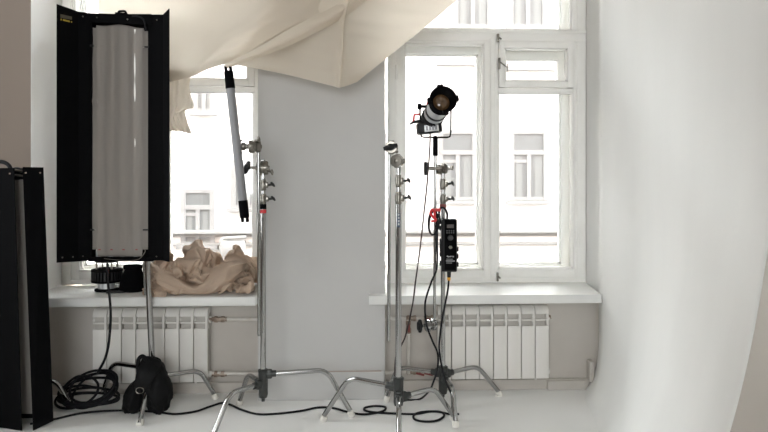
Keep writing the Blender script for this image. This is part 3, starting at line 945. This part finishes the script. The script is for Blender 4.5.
# --- the ballast hanging on the right stand
bd = d3 - .035
bt = thing('power_supply', 'black control box with display and keypad hanging on the right stand', 'control box', PD(449, 271, bd))
ctr = PD(449.3, 245, bd - .03)
m = MB(); m.box(ctr, (.082, .062, .278), rz(-.15), .009)
bodyo = m.build('case', 'blackbody', bt)
fr_y = bd - .063
m = MB(); m.box(PD(450.3, 245, fr_y - .002), (.060, .006, .262), rz(-.15), .003); m.build('face_plate', 'black', bt)
fy = fr_y - .007
m = MB(); m.box(PD(450.3, 226.3, fy), (.036, .003, .018), rz(-.15)); m.build('display', 'display', bt)
m = MB()
for j in range(2):
    for i in range(4):
        m.box(PD(447 + i * 2.2, 230.8 + j * 2.0, fy), (.007, .003, .007), rz(-.15))
m.build('keypad', 'greyprint', bt)
m = MB(); m.lathe(PD(450.5, 237.8, fy + .003), -FWD, [(0, .015), (.006, .014), (.008, .012)], 22); m.build('dial', 'greyprint', bt)
m = MB(); m.lathe(PD(450.5, 247.3, fy + .003), -FWD, [(0, .009), (.004, .009), (.006, .007)], 18); m.build('button', 'dull', bt)
tx = bpy.data.curves.new('brand_print', 'FONT'); tx.body = 'Aputure'; tx.size = .0115; tx.extrude = .0004; tx.align_x = 'CENTER'
tx.materials.append(M['white'])
tmp = bpy.data.objects.new('brand_print_curve', tx); COL.objects.link(tmp)
me_ = bpy.data.meshes.new_from_object(tmp.evaluated_get(bpy.context.evaluated_depsgraph_get()))
bpy.data.objects.remove(tmp)
to = bpy.data.objects.new('brand_print', me_); COL.objects.link(to); to.parent = bt
to.location = PD(450.4, 257, fy) - world(bt); to.rotation_euler = (PI / 2, 0, -.15)
m = MB()
m.box(PD(450.4, 261.0, fy), (.046, .002, .006), rz(-.15)); m.box(PD(449.6, 259.2, fy), (.034, .002, .003), rz(-.15)); m.box(PD(449.2, 263, fy), (.030, .002, .003), rz(-.15))
m.build('label_print', 'tubegrey', bt)
for px, py in ((457.6, 249), (457.6, 256), (457.6, 264), (440.6, 241), (440.6, 254), (440.6, 263), (440.2, 228)):
    m = MB(); m.box(PD(px, py, bd - .035), (.012, .05, .024), rz(-.15), .004); m.build('bumper', 'blackbody', bt)
m = MB(); m.box(PD(441.5, 247, bd - .01), (.02, .05, .09), rz(-.15), .006); m.build('mounting_clamp', 'blackbody', bt)
m = MB(); m.lathe(PD(449, 272, bd - .03), -UP, [(-.005, .011), (.0, .011), (.025, .010), (.030, .0075)], 14); m.build('plug', 'blackbody', bt)
m = MB(); m.lathe(PD(448.9, 277.3, bd - .03), -UP, [(0, .0085), (.002, .0095), (.012, .009), (.018, .006)], 14); m.build('plug_ring', 'orange', bt)
m = MB(); m.tube(curve([PD(447, 219.5, bd - .02), PD(447, 213, bd - .02), PD(444, 208, bd - .03), PD(440, 209, bd - .03), PD(439, 216, bd - .02), PD(441, 224, bd - .02)], 30), .006, 10)
m.build('hanging_strap', 'rubber', bt)


# ------------------------------------------------------------------ cables
def cable(pts, r, label, mt='rubber', name='cable', n=140, group='black cables on the stands and floor'):
    m = MB(); m.tube(curve(pts, n), r, 8)
    return tag(m.build(name, mt), label, 'cable', group)


kd = 3.36
cable([PD(430.3, 131, kd), PD(430, 142, kd), PD(429, 160, kd - .02), PD(427, 185, kd - .02), PD(424.5, 208, kd - .02), PD(420.5, 245, kd - .02), PD(416, 278, kd - .02), PD(412.5, 305, kd), PD(406, 334, kd), PD(402, 344, kd), PD(396.2, 356, kd), PD(394.8, 372, kd), PD(394.5, 380, kd), PD(396, 396, 3.5), G(401, 411, .006)], .0042,
      'thin brownish cable hanging from the spotlight down behind the empty middle stand', 'browncable')
cable([PD(448.9, 279, bd - .03), PD(447.5, 292, bd - .05), PD(443, 315, bd - .07), PD(440, 335, bd - .08), PD(439.3, 350, bd - .08), PD(442, 368, bd - .10), PD(446, 382, bd - .16), PD(451, 394, 3.25), G(452, 408, .008), G(452, 414.5, .008)], .0050,
      'black cable running down from the orange plug of the control box')
cable([PD(437, 214, bd - .05), PD(437.2, 245, bd - .06), PD(436.8, 268, bd - .06), PD(431, 283, bd - .06), PD(425.2, 303, bd - .06), PD(426.5, 324, bd - .09), PD(432, 340, bd - .09), PD(437.5, 353, bd - .09), PD(437.6, 368, bd - .09), PD(433, 383, bd - .09), PD(429, 391, 3.38), G(420, 399, .008), G(407, 400, .008)], .0052,
      'black cable hanging in a wide curve past the lower silver clamp')
loop = []
for i in range(60):
    a = 2 * PI * i / 28
    loop.append(PD(433 + 5.2 * math.cos(a) + 1.6 * math.sin(a * .3), 222 + 12.5 * math.sin(a) - 3 * math.cos(a), bd - .08 - .012 * math.sin(i * .21)))
lo = thing('cable_hank', 'small looped black cable with a red tie beside the control box', 'cable', PD(433, 235, bd - .08))
MB().tube(loop, .0048, 8).build('loops', 'rubber', lo)
m = MB(); m.tube(curve([PD(435, 222, bd - .10), PD(434.5, 213, bd - .11), PD(432.5, 209.5, bd - .11), PD(430.5, 213, bd - .11), PD(433, 217, bd - .115), PD(436, 220, bd - .115), PD(431, 221.5, bd - .115)], 30), .0065, 8)
m.box(PD(437.5, 209.8, bd - .09), (.03, .02, .016), None, .003)
m.build('red_tie', 'red', lo)
# the long floor cable
fc = [(30, 424), (55, 419), (70, 415.5), (83, 413), (105, 411), (130, 410.5), (157, 412), (175, 414), (195, 411.5), (210, 406.5), (222, 403), (231, 405), (241, 409.5), (257, 414), (275, 413.8), (300, 411), (318, 407.5), (333, 408), (348, 412), (362, 414.3), (375, 413), (384, 410.5), (385, 407), (375, 406), (365.5, 407.5), (365, 410.5), (375, 412.3), (395, 413.5), (415, 414), (430, 411.5), (441, 412), (444, 416), (437, 420.5), (425, 421.5), (415, 419.5), (414, 415), (422, 412), (436, 411.5), (450, 414), (459, 414)]
cable([G(x, y, .006) for x, y in fc], .0058, 'long thin black cable snaking across the white floor with two loops', n=420)

# coil at the lower left, and its lead up to the light bank
cl = thing('cable_coil', 'thick coil of black cable heaped on the floor beside the dark lower panel', 'cable', G(90, 402))
cc = G(90, 402)
pts = []
lead = [PD(107.5, 262, 3.33), PD(108.3, 285, 3.33), PD(110.3, 305, 3.33), PD(110.5, 322, 3.33), PD(108.5, 345, 3.34), PD(104.5, 360, 3.36), PD(98, 372, 3.38)]
random.seed(5)
laps = [(86, 388, 33, 13, -.42), (98, 386, 20, 16, -.10), (82, 393, 34, 12, -.30), (100, 390, 18, 17, -.5), (78, 396, 26, 9, -.12), (92, 389, 27, 15, -.26), (76, 392, 20, 13, -.7), (86, 397, 33, 8, -.08), (90, 399, 29, 6, -.02)]
for i in range(len(laps) * 16):
    lp = i / 16
    k0 = min(int(lp), len(laps) - 1); k1_ = min(k0 + 1, len(laps) - 1); f_ = lp - k0
    q = [a_ + (b_ - a_) * f_ for a_, b_ in zip(laps[k0], laps[k1_])]
    a = 2 * PI * i / 16 - .9
    ex, ey = q[2] * math.cos(a), q[3] * math.sin(a)
    x = q[0] + ex * math.cos(q[4]) - ey * math.sin(q[4])
    y = q[1] + ex * math.sin(q[4]) + ey * math.cos(q[4])
    d = 3.46 - .10 * math.sin(a) + .012 * math.sin(lp * 5)
    p = PD(x, y, d)
    p.z = max(p.z, .009 + .010 * (k0 % 2))
    pts.append(p)
MB().tube(curve(lead + pts, 700), .0068, 8).build('loops', 'rubber', cl)

# ------------------------------------------------------------------ tall fluorescent light bank and its stand
k1 = 3.45
kc = PD(153.5, HOR, k1)
ks = thing('light_stand', 'chrome stand weighted by the black sandbag, under the tall light bank', 'stand', (kc.x, kc.y, 0), 'chrome light stands with bent legs')
kf = [G(139.5, 426), G(216, 399), G(101, 400)]
c2 = (kc.x, kc.y)
kl = [((f.x, f.y), z) for f, z in zip(kf, (zd(384, k1), zd(377, k1), zd(369, k1)))]
hub_casting(ks, c2, zd(396, k1), zd(364, k1), kl)
for (f, z), b in zip(kl, (.50, .74, .78)):
    bent_leg(ks, c2, f, z, .0125, b)
m = MB(); m.cyl((kc.x, kc.y, zd(390, k1)), PD(146.8, 248, k1 - .0), .0165, seg=20); m.build('column', 'chrome', ks)
m = MB(); m.cyl(PD(145.2, 295, k1), PD(143.8, 262, k1), .006, seg=12); m.build('brace_rod', 'chrome', ks)

lb = thing('light_bank', 'tall black fluorescent light bank with open side flaps and a grey diffuser', 'light', PD(120, 262, 3.40))
kb = 3.38            # distance of the front of the body
xL, xR, yT, yB = 78.5, 163, 12, 260.5


def quad_plate(mb, pts, th):
    """A thin sheet through four points, pushed back by th."""
    a = [Vector(p) for p in pts]
    n = (a[1] - a[0]).cross(a[3] - a[0]).normalized()
    if n.y < 0:
        n = -n
    mb.prism(a, n * th)
    return mb


# body: shallow tray
m = MB()
P = lambda x, y, d: PD(x, y, d)
quad_plate(m, [P(88, 14, kb + .05), P(151, 14, kb + .05), P(151, 260, kb + .05), P(88, 260, kb + .05)], .012)
quad_plate(m, [P(88, 14, kb), P(92, 14, kb), P(92, 260, kb), P(88, 260, kb)], .055)
quad_plate(m, [P(148, 15, kb), P(152, 15, kb), P(152, 260, kb), P(148, 260, kb)], .055)
quad_plate(m, [P(88, 13, kb - .005), P(152, 15, kb - .005), P(152, 25, kb - .005), P(88, 22, kb - .005)], .055)
quad_plate(m, [P(88, 257, kb - .005), P(152, 257, kb - .005), P(152, 261.5, kb - .005), P(88, 261.5, kb - .005)], .055)
m.build('housing', 'blackmatte', lb, smooth=False)
m = MB(); quad_plate(m, [P(78, 11.5, kb - .03), P(90.5, 13, kb), P(90.5, 260.5, kb), P(78, 261.5, kb - .03)], .003); m.build('side_flap', 'black', lb, smooth=False)
m = MB(); quad_plate(m, [P(57, 4, kb - .16), P(78.2, 11.5, kb - .03), P(78.2, 261.5, kb - .03), P(57, 262.7, kb - .16)], .003)
fl = m.build('side_flap', 'black', lb, smooth=False)
m = MB(); quad_plate(m, [P(149.5, 14.5, kb), P(163, 14.5, kb - .02), P(163, 260.5, kb - .02), P(149.5, 260.5, kb)], .003); m.build('side_flap', 'black', lb, smooth=False)
m = MB(); quad_plate(m, [P(163, 14.5, kb - .02), P(169, 8.5, kb - .14), P(169, 262, kb - .14), P(163, 260.5, kb - .02)], .003); m.build('side_flap', 'black', lb, smooth=False)
# yellow print on the left flap
def on_flap(x, y):
    t_ = (x - 57) / (78.2 - 57)
    return P(x, y, kb - .16 + .13 * t_ - .003)
m = MB(); quad_plate(m, [on_flap(60.5, 14), on_flap(72, 16.7), on_flap(72, 19.8), on_flap(60.5, 17.8)], .001); m.build('label_patch', 'olive', fl, smooth=False)
m = MB()
for x in range(10):
    if x == 1 or x == 8:
        continue
    a = 60.8 + x * 1.15; y = 18.6 + x * .27
    quad_plate(m, [on_flap(a, y), on_flap(a + .85, y + .2), on_flap(a + .85, y + 1.7), on_flap(a, y + 1.6)], .001)
m.build('label_print', 'yellow', fl, smooth=False)
# rivets
m = MB()
for x, y, d in ((83, 16.5, kb - .02), (97, 17.5, kb - .006), (127.5, 19.3, kb - .006), (157, 20, kb - .012), (62.5, 257.5, kb - .13), (73, 256.8, kb - .065), (83, 256.2, kb - .02), (156.5, 256.5, kb - .012)):
    m.lathe(P(x, y, d), -FWD, [(0, .0042), (.003, .004), (.005, .002)], 10)
m.build('rivet', 'dull', lb)
# tubes, sockets, diffuser
for i, x in enumerate((99.5, 111.5, 123.5, 136.5)):
    m = MB(); m.cyl(P(x, 30, kb + .025), P(x, 252, kb + .025), .017, seg=18)
    tb = m.build('fluorescent_tube', 'tube', lb)
    q = MB(); q.cyl(P(x, 251, kb + .025), P(x, 257, kb + .025), .018, seg=16); q.build('tube_socket', 'silver', tb)
    q = MB(); q.box(P(x, 249.6, kb - .004), (.012, .002, .006)); q.build('print', 'redplastic', tb)


def diffuser(u, v):
    x = 91.3 + u * 56.9
    top = 24 + 3.5 * u + (3.0 if u < .08 or u > .93 else 0) + 1.2 * math.sin(u * 9)
    bot = 249.5 + (7.0 if .10 < u < .90 else 0)
    y = top + (bot - top) * v
    w = .006 * math.cos((u * 4 - .5) * 2 * PI) * (.6 + .4 * math.sin(v * 5 + 1)) + .005 * noise.noise(Vector((u * 3, v * 9, 2)))
    crease = .008 * math.exp(-((v - .33 - .12 * u) / .012) ** 2) * max(0, 1 - u * 2.2)
    return P(x, y, kb + .004 - w - crease)


m = MB(); m.grid(diffuser, 90, 90); m.build('diffuser', 'diff', lb, ang=80, solid=.0012)
for x, y in ((92.5, 45.5), (146, 47), (92.8, 229.8), (145.5, 229.8)):
    MB().box(P(x, y, kb - .014), (.028, .008, .008), None, .002).build('diffuser_clip', 'blackbody', lb)
for x, y in ((94.7, 45.5), (143.5, 47), (95, 229.8)):
    MB().lathe(P(x, y, kb - .018), -FWD, [(0, .005), (.003, .005), (.004, .002)], 10).build('clip_stud', 'dull', lb)
m = MB(); m.tube(curve([P(118, 14, kb + .01), P(119, 11.6, kb + .01), P(121, 11.2, kb + .01), P(125, 11.4, kb + .01), P(126.5, 14.3, kb + .01)], 20), .006, 8)
quad_plate(m, [P(115, 12.2, kb + .005), P(126, 12.6, kb + .005), P(126, 15, kb + .005), P(115, 15, kb + .005)], .03)
m.build('top_latch', 'black', lb)
m = MB(); m.tube(curve([P(132, 16, kb - .015), P(138, 16.5, kb - .02), P(143, 19, kb - .02), P(145, 24, kb - .02), P(146, 31, kb - .015)], 24), .0045, 8)
m.build('wire', 'rubber', lb)
m = MB(); m.tube(curve([P(104, 258.5, kb - .014), P(115, 259.8, kb - .018), P(128, 260.6, kb - .018), P(139, 259, kb - .018), P(145, 252, kb - .015), P(144.5, 249, kb - .012)], 30), .0019, 8)
m.build('wire', 'dull', lb)
m = MB(); m.box(PD(140, 240, kb + .085), (.12, .06, .16), None, .01); m.cyl(PD(145, 252, kb + .07), PD(147.2, 244, k1), .02, seg=14)
m.build('mounting_yoke', 'black', lb)

# sandbag slung over the front leg
sb = thing('sandbag', 'black nylon sandbag slung over the front leg of the light bank stand', 'sandbag', PD(148, 416, 3.36))


def lobe(c, rad, tilt, seed, pinch):
    def fn(p, d):
        k = 1 + .15 * noise.noise(d * 2.2 + Vector((seed, 0, 0))) + .09 * noise.noise(d * 6 + Vector((0, seed, 0)))
        t_ = max(0, d.z)
        p = Vector((p.x * (1 - pinch * t_), p.y * (1 - .2 * t_), p.z))
        return p * k
    m = MB(); m.blob(c, rad, fn, 40, 26, ry(tilt))
    return m.build('lobe', 'bag', sb, ang=70)


lobe(PD(135.5, 396, 3.40), (.060, .075, .100), .30, 1.3, .30)
lobe(PD(156.5, 386, 3.39), (.076, .085, .150), -.10, 5.1, .40)
m = MB(); m.grid(patch([[(143, 356, 3.37), (152, 357, 3.38), (161, 361, 3.38)], [(139, 366, 3.32), (148, 366, 3.30), (160, 370, 3.31)], [(135.5, 378, 3.28), (142, 377, 3.26), (152, 381, 3.27)], [(134.5, 388, 3.28), (141, 389, 3.26), (150, 390, 3.28)]]), 20, 24)
m.build('flap', 'bag', sb, ang=70, solid=.004)
m = MB(); m.tube(curve([PD(138.5, 374, 3.33), PD(138.0, 362, 3.32), PD(141, 356.5, 3.33), PD(145, 358, 3.34), PD(149, 365, 3.34), PD(150, 373, 3.33)], 30), .011, 8); m.build('handle', 'bag', sb)
rg = PD(139.8, 390.5, 3.215)
m = MB(); m.tube([rg + RIGHT * .020 * math.cos(a) + UP * .015 * math.sin(a) for a in [2 * PI * i / 24 for i in range(24)]], .0022, 8, True); m.build('ring', 'dull', sb)

# ------------------------------------------------------------------ second bank, folded, standing at the lower left
n1 = 3.17
fb = thing('light_bank', 'folded black light bank standing upright on the floor at the far left', 'light', (PD(14, HOR, n1).x, PD(14, HOR, n1).y + .03, 0))
zb_ = .004
def N(x, z, d): 
    p = PD(x, HOR, d); p.z = z
    return p
zt0 = zd(165, n1)
m = MB()
quad_plate(m, [N(-30, zd(168, n1 + .05), n1 + .06), N(36, zd(168, n1 + .05), n1 + .06), N(43, zb_ + .02, n1 + .07), N(-30, zb_ + .02, n1 + .07)], .07)
m.build('housing', 'blackmatte', fb, smooth=False)
m = MB(); quad_plate(m, [N(8, zd(180, n1), n1 + .05), N(36, zd(179, n1), n1 + .05), N(36, zb_ + .05, n1 + .05), N(8, zb_ + .05, n1 + .05)], .004); m.build('diffuser', 'diff', fb, smooth=False)
m = MB(); quad_plate(m, [N(22.7, zd(167, n1 - .02), n1 - .03), N(43.5, zd(167.3, n1), n1 + .03), N(53.5, zb_ + .014, n1 + .05), N(33, zb_, n1 - .04)], .004)
fr1 = m.build('side_flap', 'black', fb, smooth=False)
m = MB(); quad_plate(m, [N(-26, zd(168, n1), n1 + .04), N(13.8, zd(168, n1 - .02), n1 - .03), N(21.5, zb_, n1 - .04), N(-22, zb_, n1 + .04)], .004); m.build('side_flap', 'black', fb, smooth=False)
m = MB()
for x, y in ((26, 172.8), (40.3, 172.8), (10, 173.6)):
    m.lathe(PD(x, y, n1 - .035 + (x - 23) * .0025 if x > 20 else n1 - .026), -FWD, [(0, .004), (.003, .004), (.004, .002)], 10)
m.build('rivet', 'brass', fb)
m = MB(); m.tube(curve([PD(-6, 172, n1 + .10), PD(-3, 163, n1 + .09), PD(2, 161.8, n1 + .08), PD(8, 164.5, n1 + .07), PD(12, 170, n1 + .06), PD(17, 169, n1 + .05), PD(24, 171.5, n1 + .05)], 40), .010, 10)
m.build('cable_lead', 'rubber', fb)
m = MB(); m.cyl(PD(15, 170, n1 + .03), PD(22, 171.5, n1 + .03), .006, seg=10); m.cyl(PD(14, 175, n1 + .03), PD(23, 176, n1 + .03), .005, seg=10); m.build('wire_clip', 'dull', fb)
# the stand behind it, one foot shows
ns = PD(12, HOR, 3.42)
st = thing('light_stand', 'stand behind the dark lower panel, only one bent chrome leg showing', 'stand', (ns.x, ns.y, 0), 'chrome light stands with bent legs')
nf = [G(71, 406.5), G(-35, 412), G(10, 388)]
nl = [((f.x, f.y), .145) for f in nf]
nf[2] = Vector((ns.x - .02, 3.56, 0)); nl[2] = ((nf[2].x, nf[2].y), .145)
hub_casting(st, (ns.x, ns.y), .08, .22, nl)
for f, z in nl:
    bent_leg(st, (ns.x, ns.y), f, z, .0135, .74)
m = MB(); m.cyl((ns.x, ns.y, .1), (ns.x, ns.y, .95), .0145, seg=18); m.build('column', 'chrome', st)

# ------------------------------------------------------------------ on the left sill
h0 = 3.70
hz = SILL
hc = PD(107, HOR, h0)
ho = thing('lamp_housing', 'round black vented lamp head standing on the left sill', 'lamp head', (hc.x, hc.y, hz))
m = MB(); m.lathe((hc.x, hc.y, hz), (0, 0, 1), [(0, .062), (.004, .068), (.012, .068), (.016, .05), (.02, .048)], 30); m.build('base_plate', 'black', ho)
m = MB(); m.lathe((hc.x, hc.y, hz + .016), (0, 0, 1), [(0, .05), (.03, .05), (.034, .058), (.045, .058)], 30); m.build('silver_ring', 'silver', ho)
m = MB(); m.lathe((hc.x, hc.y, hz + .05), (0, 0, 1), [(0, .07), (.004, .085), (.014, .087), (.016, .066), (.064, .066), (.066, .087), (.076, .085), (.080, .07)], 36); m.build('drum', 'black', ho)
for i in range(28):
    a = 2 * PI * i / 28
    p = Vector((hc.x + .082 * math.cos(a), hc.y + .082 * math.sin(a), hz + .09))
    MB().box(p, (.006, .010, .052), rz(a)).build('vent_fin', 'blackbody', ho, smooth=False)
for i in range(4):
    a = PI / 4 + i * PI / 2
    MB().cyl((hc.x + .06 * math.cos(a), hc.y + .06 * math.sin(a), hz + .125), (hc.x + .06 * math.cos(a), hc.y + .06 * math.sin(a), hz + .19), .005, seg=8).build('post', 'dull', ho)
m = MB(); m.lathe((hc.x, hc.y, hz + .168), (0, 0, 1), [(0, .06), (.003, .066), (.012, .066), (.015, .06)], 30); m.build('top_plate', 'black', ho)
bc_ = PD(133, HOR, 3.69)
m = MB(); m.lathe((bc_.x, bc_.y, hz), (0, 0, 1), [(0, .06), (.003, .074), (.012, .076), (.03, .074), (.06, .070), (.09, .062), (.115, .05), (.125, .046), (.13, .052), (.146, .053), (.150, .048), (.15, .044), (.12, .040), (.02, .06)], 32, cap=False)
bell = m.build('reflector_bell', 'black')
tag(bell, 'black bell shaped reflector on the left sill, between vented lamp and canvas', 'reflector')
m = MB(); m.box((bc_.x - .075, bc_.y - .06, hz + .006), (.10, .04, .012), rz(.2), .005); m.build('rim_plate', 'blackbody', bell)

# CANVAS-BEGIN  the heap of tan canvas
m = MB()
_v = [m.bm.verts.new(p) for p in CLOTH[2]]
NX, NV = CLOTH[0], CLOTH[1]
for j in range(NV):
    for i in range(NX):
        a = j * (NX + 1) + i
        m.bm.faces.new((_v[a], _v[a + 1], _v[a + NX + 2], _v[a + NX + 1]))
bw = lambda u, v, p: Vector((0, -1, .4)) * (.010 * noise.noise(Vector((u * 5, v * 4, 3))) + .004 * noise.noise(Vector((u * 14, v * 11, 8))))
# the loose swath along the front of the heap
m.grid(patch([[(151, 262, 3.63), (160, 266, 3.61), (174, 274, 3.61), (192, 283, 3.60), (203, 279, 3.60), (213, 268, 3.61), (226, 262, 3.62), (240, 259, 3.66), (247, 260, 3.70)],
              [(151, 265, 3.56), (161, 269, 3.545), (176, 277, 3.54), (193, 287, 3.54), (206, 282, 3.54), (216, 271, 3.55), (229, 264, 3.57), (242, 263, 3.62), (247, 263, 3.68)],
              [(152, 272, 3.535), (162, 280, 3.53), (177, 286, 3.53), (194, 290, 3.53), (209, 286, 3.53), (219, 277, 3.54), (230, 270, 3.555), (241, 267, 3.60), (246, 266, 3.66)],
              [(156, 280, 3.53), (164, 288, 3.53), (179, 291.5, 3.53), (195, 293, 3.53), (211, 291, 3.53), (222, 284, 3.54), (231, 278, 3.56), (239, 273, 3.60), (244, 271, 3.64)],
              [(160, 286, 3.55), (167, 292.5, 3.545), (180, 294, 3.545), (195, 294.5, 3.545), (211, 293.5, 3.545), (224, 289, 3.55), (231, 284, 3.57), (237, 279, 3.60), (241, 277, 3.63)]],
             lambda u, v, p: Vector((0, -1, .3)) * (.012 * (1 - 3 * abs(noise.noise(Vector((u * 4 + v * 2.2, v * 2.4 - u * 2, 3.3))))) + .006 * noise.noise(Vector((u * 11, v * 5, 8)))) * min(1, v * 3, (1 - v) * 4 + .2)), 110, 40)
# the corner that hangs over the front of the sill
m.grid(patch([[(150, 270, 3.60), (158, 276, 3.59), (166, 284, 3.57)], [(149, 284, 3.545), (157, 287, 3.54), (166, 290, 3.54)], [(150, 291, 3.515), (157, 293, 3.51), (167, 294, 3.515)], [(151, 297, 3.50), (158, 299, 3.495), (165, 298, 3.50)]], bw), 16, 20)
cv = m.build('canvas_cloth', 'canvas', ang=180)
_s = cv.modifiers.new('smooth', 'SUBSURF'); _s.levels = 1; _s.render_levels = 2
tag(cv, 'crumpled tan canvas cloth heaped on the left window sill', 'cloth')

# CANVAS-END
# ------------------------------------------------------------------ muslin hung across the top
mu = thing('muslin_drape', 'cream muslin sheet hung in swags from the ceiling across both windows', 'drape', PD(260, -60, 3.3))


def wr(amp, fu, fv, seed, a2=.004):
    def f(u, v, p):
        n = noise.noise(Vector((u * fu + v * 1.5, v * fv - u * 1.2, seed)))
        n2 = noise.noise(Vector((u * fu * 3.5 + v * 5, v * fv * 3 - u * 4, seed + 5)))
        return -FWD * (amp * n + a2 * n2)
    return f


CZ = lambda x, d: (x, HOR - (CEIL - .012 - EYE.z) / d * F, d)
m = MB()
m.grid(patch([[CZ(97, 3.54), CZ(180, 3.54), CZ(260, 3.50), CZ(350, 3.46), CZ(450, 3.42)],
              [(98, -120, 3.54), (175, -120, 3.53), (250, -120, 3.48), (330, -125, 3.43), (425, -130, 3.40)],
              [(98, -60, 3.53), (170, -60, 3.50), (238, -60, 3.42), (308, -62, 3.36), (395, -65, 3.36)],
              [(99, 0, 3.53), (158, 0, 3.48), (220, 2, 3.36), (284, 0, 3.30), (346, -2, 3.31)],
              [(100, 48, 3.54), (148, 48, 3.49), (196, 42, 3.38), (240, 33, 3.30), (290, 27, 3.28)],
              [(100, 78, 3.55), (143, 77, 3.51), (188, 68, 3.42), (214, 57, 3.34), (250, 50, 3.30)],
              [(100, 90, 3.56), (142, 87, 3.54), (186, 78, 3.46), (210, 68.5, 3.40), (236, 61, 3.34)]], wr(.012, 3, 3, 1.0)), 90, 90)
m.build('left_swag', 'muslin', mu, ang=80)
# the rolled border of the left swag
m = MB()
m.grid(patch([[(455, -170, 3.34), (380, -45, 3.28), (345, -2, 3.26), (312, 17, 3.245), (286, 31, 3.24), (262, 45, 3.245), (240, 57, 3.26), (222, 66, 3.28)],
              [(462, -160, 3.30), (386, -36, 3.24), (350, 3, 3.22), (318, 24, 3.20), (291, 38, 3.20), (266, 50, 3.21), (243, 60, 3.24), (224, 67.5, 3.27)],
              [(470, -158, 3.33), (392, -28, 3.28), (356, 9, 3.26), (323, 29, 3.245), (295, 43, 3.24), (269, 54, 3.245), (245, 62.5, 3.26), (225, 69, 3.28)]], wr(.008, 5, 2, 7.0, .003)), 90, 14)
m.build('rolled_border', 'muslin', mu, ang=80)
m = MB()
m.grid(patch([[CZ(330, 3.42), CZ(400, 3.42), CZ(460, 3.40), CZ(475, 3.40), CZ(485, 3.41), CZ(550, 3.42), CZ(640, 3.42)],
              [(310, -90, 3.38), (370, -90, 3.38), (410, -90, 3.34), (424, -90, 3.33), (436, -90, 3.36), (490, -90, 3.40), (545, -80, 3.42)],
              [(285, -30, 3.34), (330, -30, 3.33), (358, -30, 3.28), (368, -30, 3.26), (378, -30, 3.30), (430, -30, 3.37), (485, -25, 3.41)],
              [(262, 20, 3.31), (308, 16, 3.30), (337, 12, 3.25), (346, 11, 3.22), (352, 12, 3.27), (396, 12, 3.35), (443, 12, 3.40)],
              [(240, 47, 3.34), (292, 50, 3.36), (333, 53, 3.30), (342, 52, 3.24), (347, 52, 3.28), (376, 48, 3.34), (403, 45, 3.38)],
              [(222, 62.5, 3.36), (278, 73, 3.41), (328, 85, 3.36), (338, 87.5, 3.28), (343, 86.5, 3.30), (350, 84.5, 3.33), (357, 82, 3.36)]], wr(.024, 1.3, 6.5, 3.0, .005)), 130, 90)
m.build('right_flap', 'muslin', mu, ang=80)
m = MB()
m.grid(patch([[(158, 55, 3.58), (175, 57, 3.56), (194, 60, 3.52)], [(158, 80, 3.58), (172, 80, 3.55), (189, 84, 3.55)], [(160, 100, 3.58), (173, 104, 3.55), (194, 107, 3.57)], [(162, 118, 3.58), (172, 118, 3.55), (185, 111, 3.57)], [(166, 132, 3.58), (178, 131, 3.55), (191, 134, 3.57)]], wr(.03, 6, 3, 12.0, .01)), 36, 40)
m.build('hanging_corner', 'muslin', mu, ang=80)

# ------------------------------------------------------------------ daylight
w = bpy.data.worlds.new('overcast_sky')
SC.world = w
w.use_nodes = True
nt = w.node_tree
bg = nt.nodes['Background']
bg.inputs['Color'].default_value = (0.962, 0.985, 1.0, 1)
tcw = nt.nodes.new('ShaderNodeTexCoord')


def sky_lobe(d, lo, hi, amount):
    dn = Vector(d).normalized()
    v = nt.nodes.new('ShaderNodeVectorMath'); v.operation = 'DOT_PRODUCT'
    v.inputs[1].default_value = dn
    nt.links.new(tcw.outputs['Generated'], v.inputs[0])
    r = nt.nodes.new('ShaderNodeMapRange'); r.interpolation_type = 'SMOOTHSTEP'
    r.inputs['From Min'].default_value = lo; r.inputs['From Max'].default_value = hi
    r.inputs['To Min'].default_value = 0; r.inputs['To Max'].default_value = amount
    nt.links.new(v.outputs['Value'], r.inputs['Value'])
    return r.outputs['Result']


def add(a_, b_):
    n = nt.nodes.new('ShaderNodeMath'); n.operation = 'ADD'
    nt.links.new(a_, n.inputs[0])
    if isinstance(b_, float):
        n.inputs[1].default_value = b_
    else:
        nt.links.new(b_, n.inputs[1])
    return n.outputs[0]


# overcast, with two bright lobes added on the street side to lift the interior
SKY_BASE, SKY_LOBE, SKY_LOW = 1.3, 7.0, 0.0
tot = add(add(add(sky_lobe((0.80, .46, .40), 0.60, 0.98, SKY_LOBE * 2.0), sky_lobe((-0.55, .52, .66), 0.45, 0.98, SKY_LOBE * .42)), sky_lobe((0, -1, .05), 0.70, 0.92, SKY_LOW)), SKY_BASE)
nt.links.new(tot, bg.inputs['Strength'])


def portal(x0, x1, z0, z1, y, rotx, side=None):
    l = bpy.data.lights.new('sky_portal', 'AREA')
    l.shape = 'RECTANGLE'
    l.size, l.size_y = x1 - x0, z1 - z0
    l.cycles.is_portal = True
    o = bpy.data.objects.new('sky_portal', l)
    o.location = ((x0 + x1) / 2, y, (z0 + z1) / 2)
    o.rotation_euler = (rotx, 0, 0)
    if side is not None:
        o.location = (side, (x0 + x1) / 2, (z0 + z1) / 2)
        o.rotation_euler = (PI / 2, 0, -PI / 2)
    COL.objects.link(o)


portal(L0, L1, SILL, WTOP, OUT + .01, -PI / 2)
portal(R0, R1, SILL, WTOP, OUT + .01, -PI / 2)
portal(BX0, BX1, BZ0, BZ1, ROOM_B - .31, PI / 2)

portal(LY0, LY1, 0.7, 3.1, 0, 0, XL - 0.31)

vs = SC.view_settings
SC.display_settings.display_device = 'sRGB'
vs.view_transform = 'Standard'
vs.look = 'None'
vs.gamma = 1.0
vs.use_curve_mapping = False
vs.exposure = 3.12
SC.cycles.max_bounces = 14
SC.cycles.diffuse_bounces = 8
SC.cycles.transparent_max_bounces = 24
SC.cycles.use_denoising = True
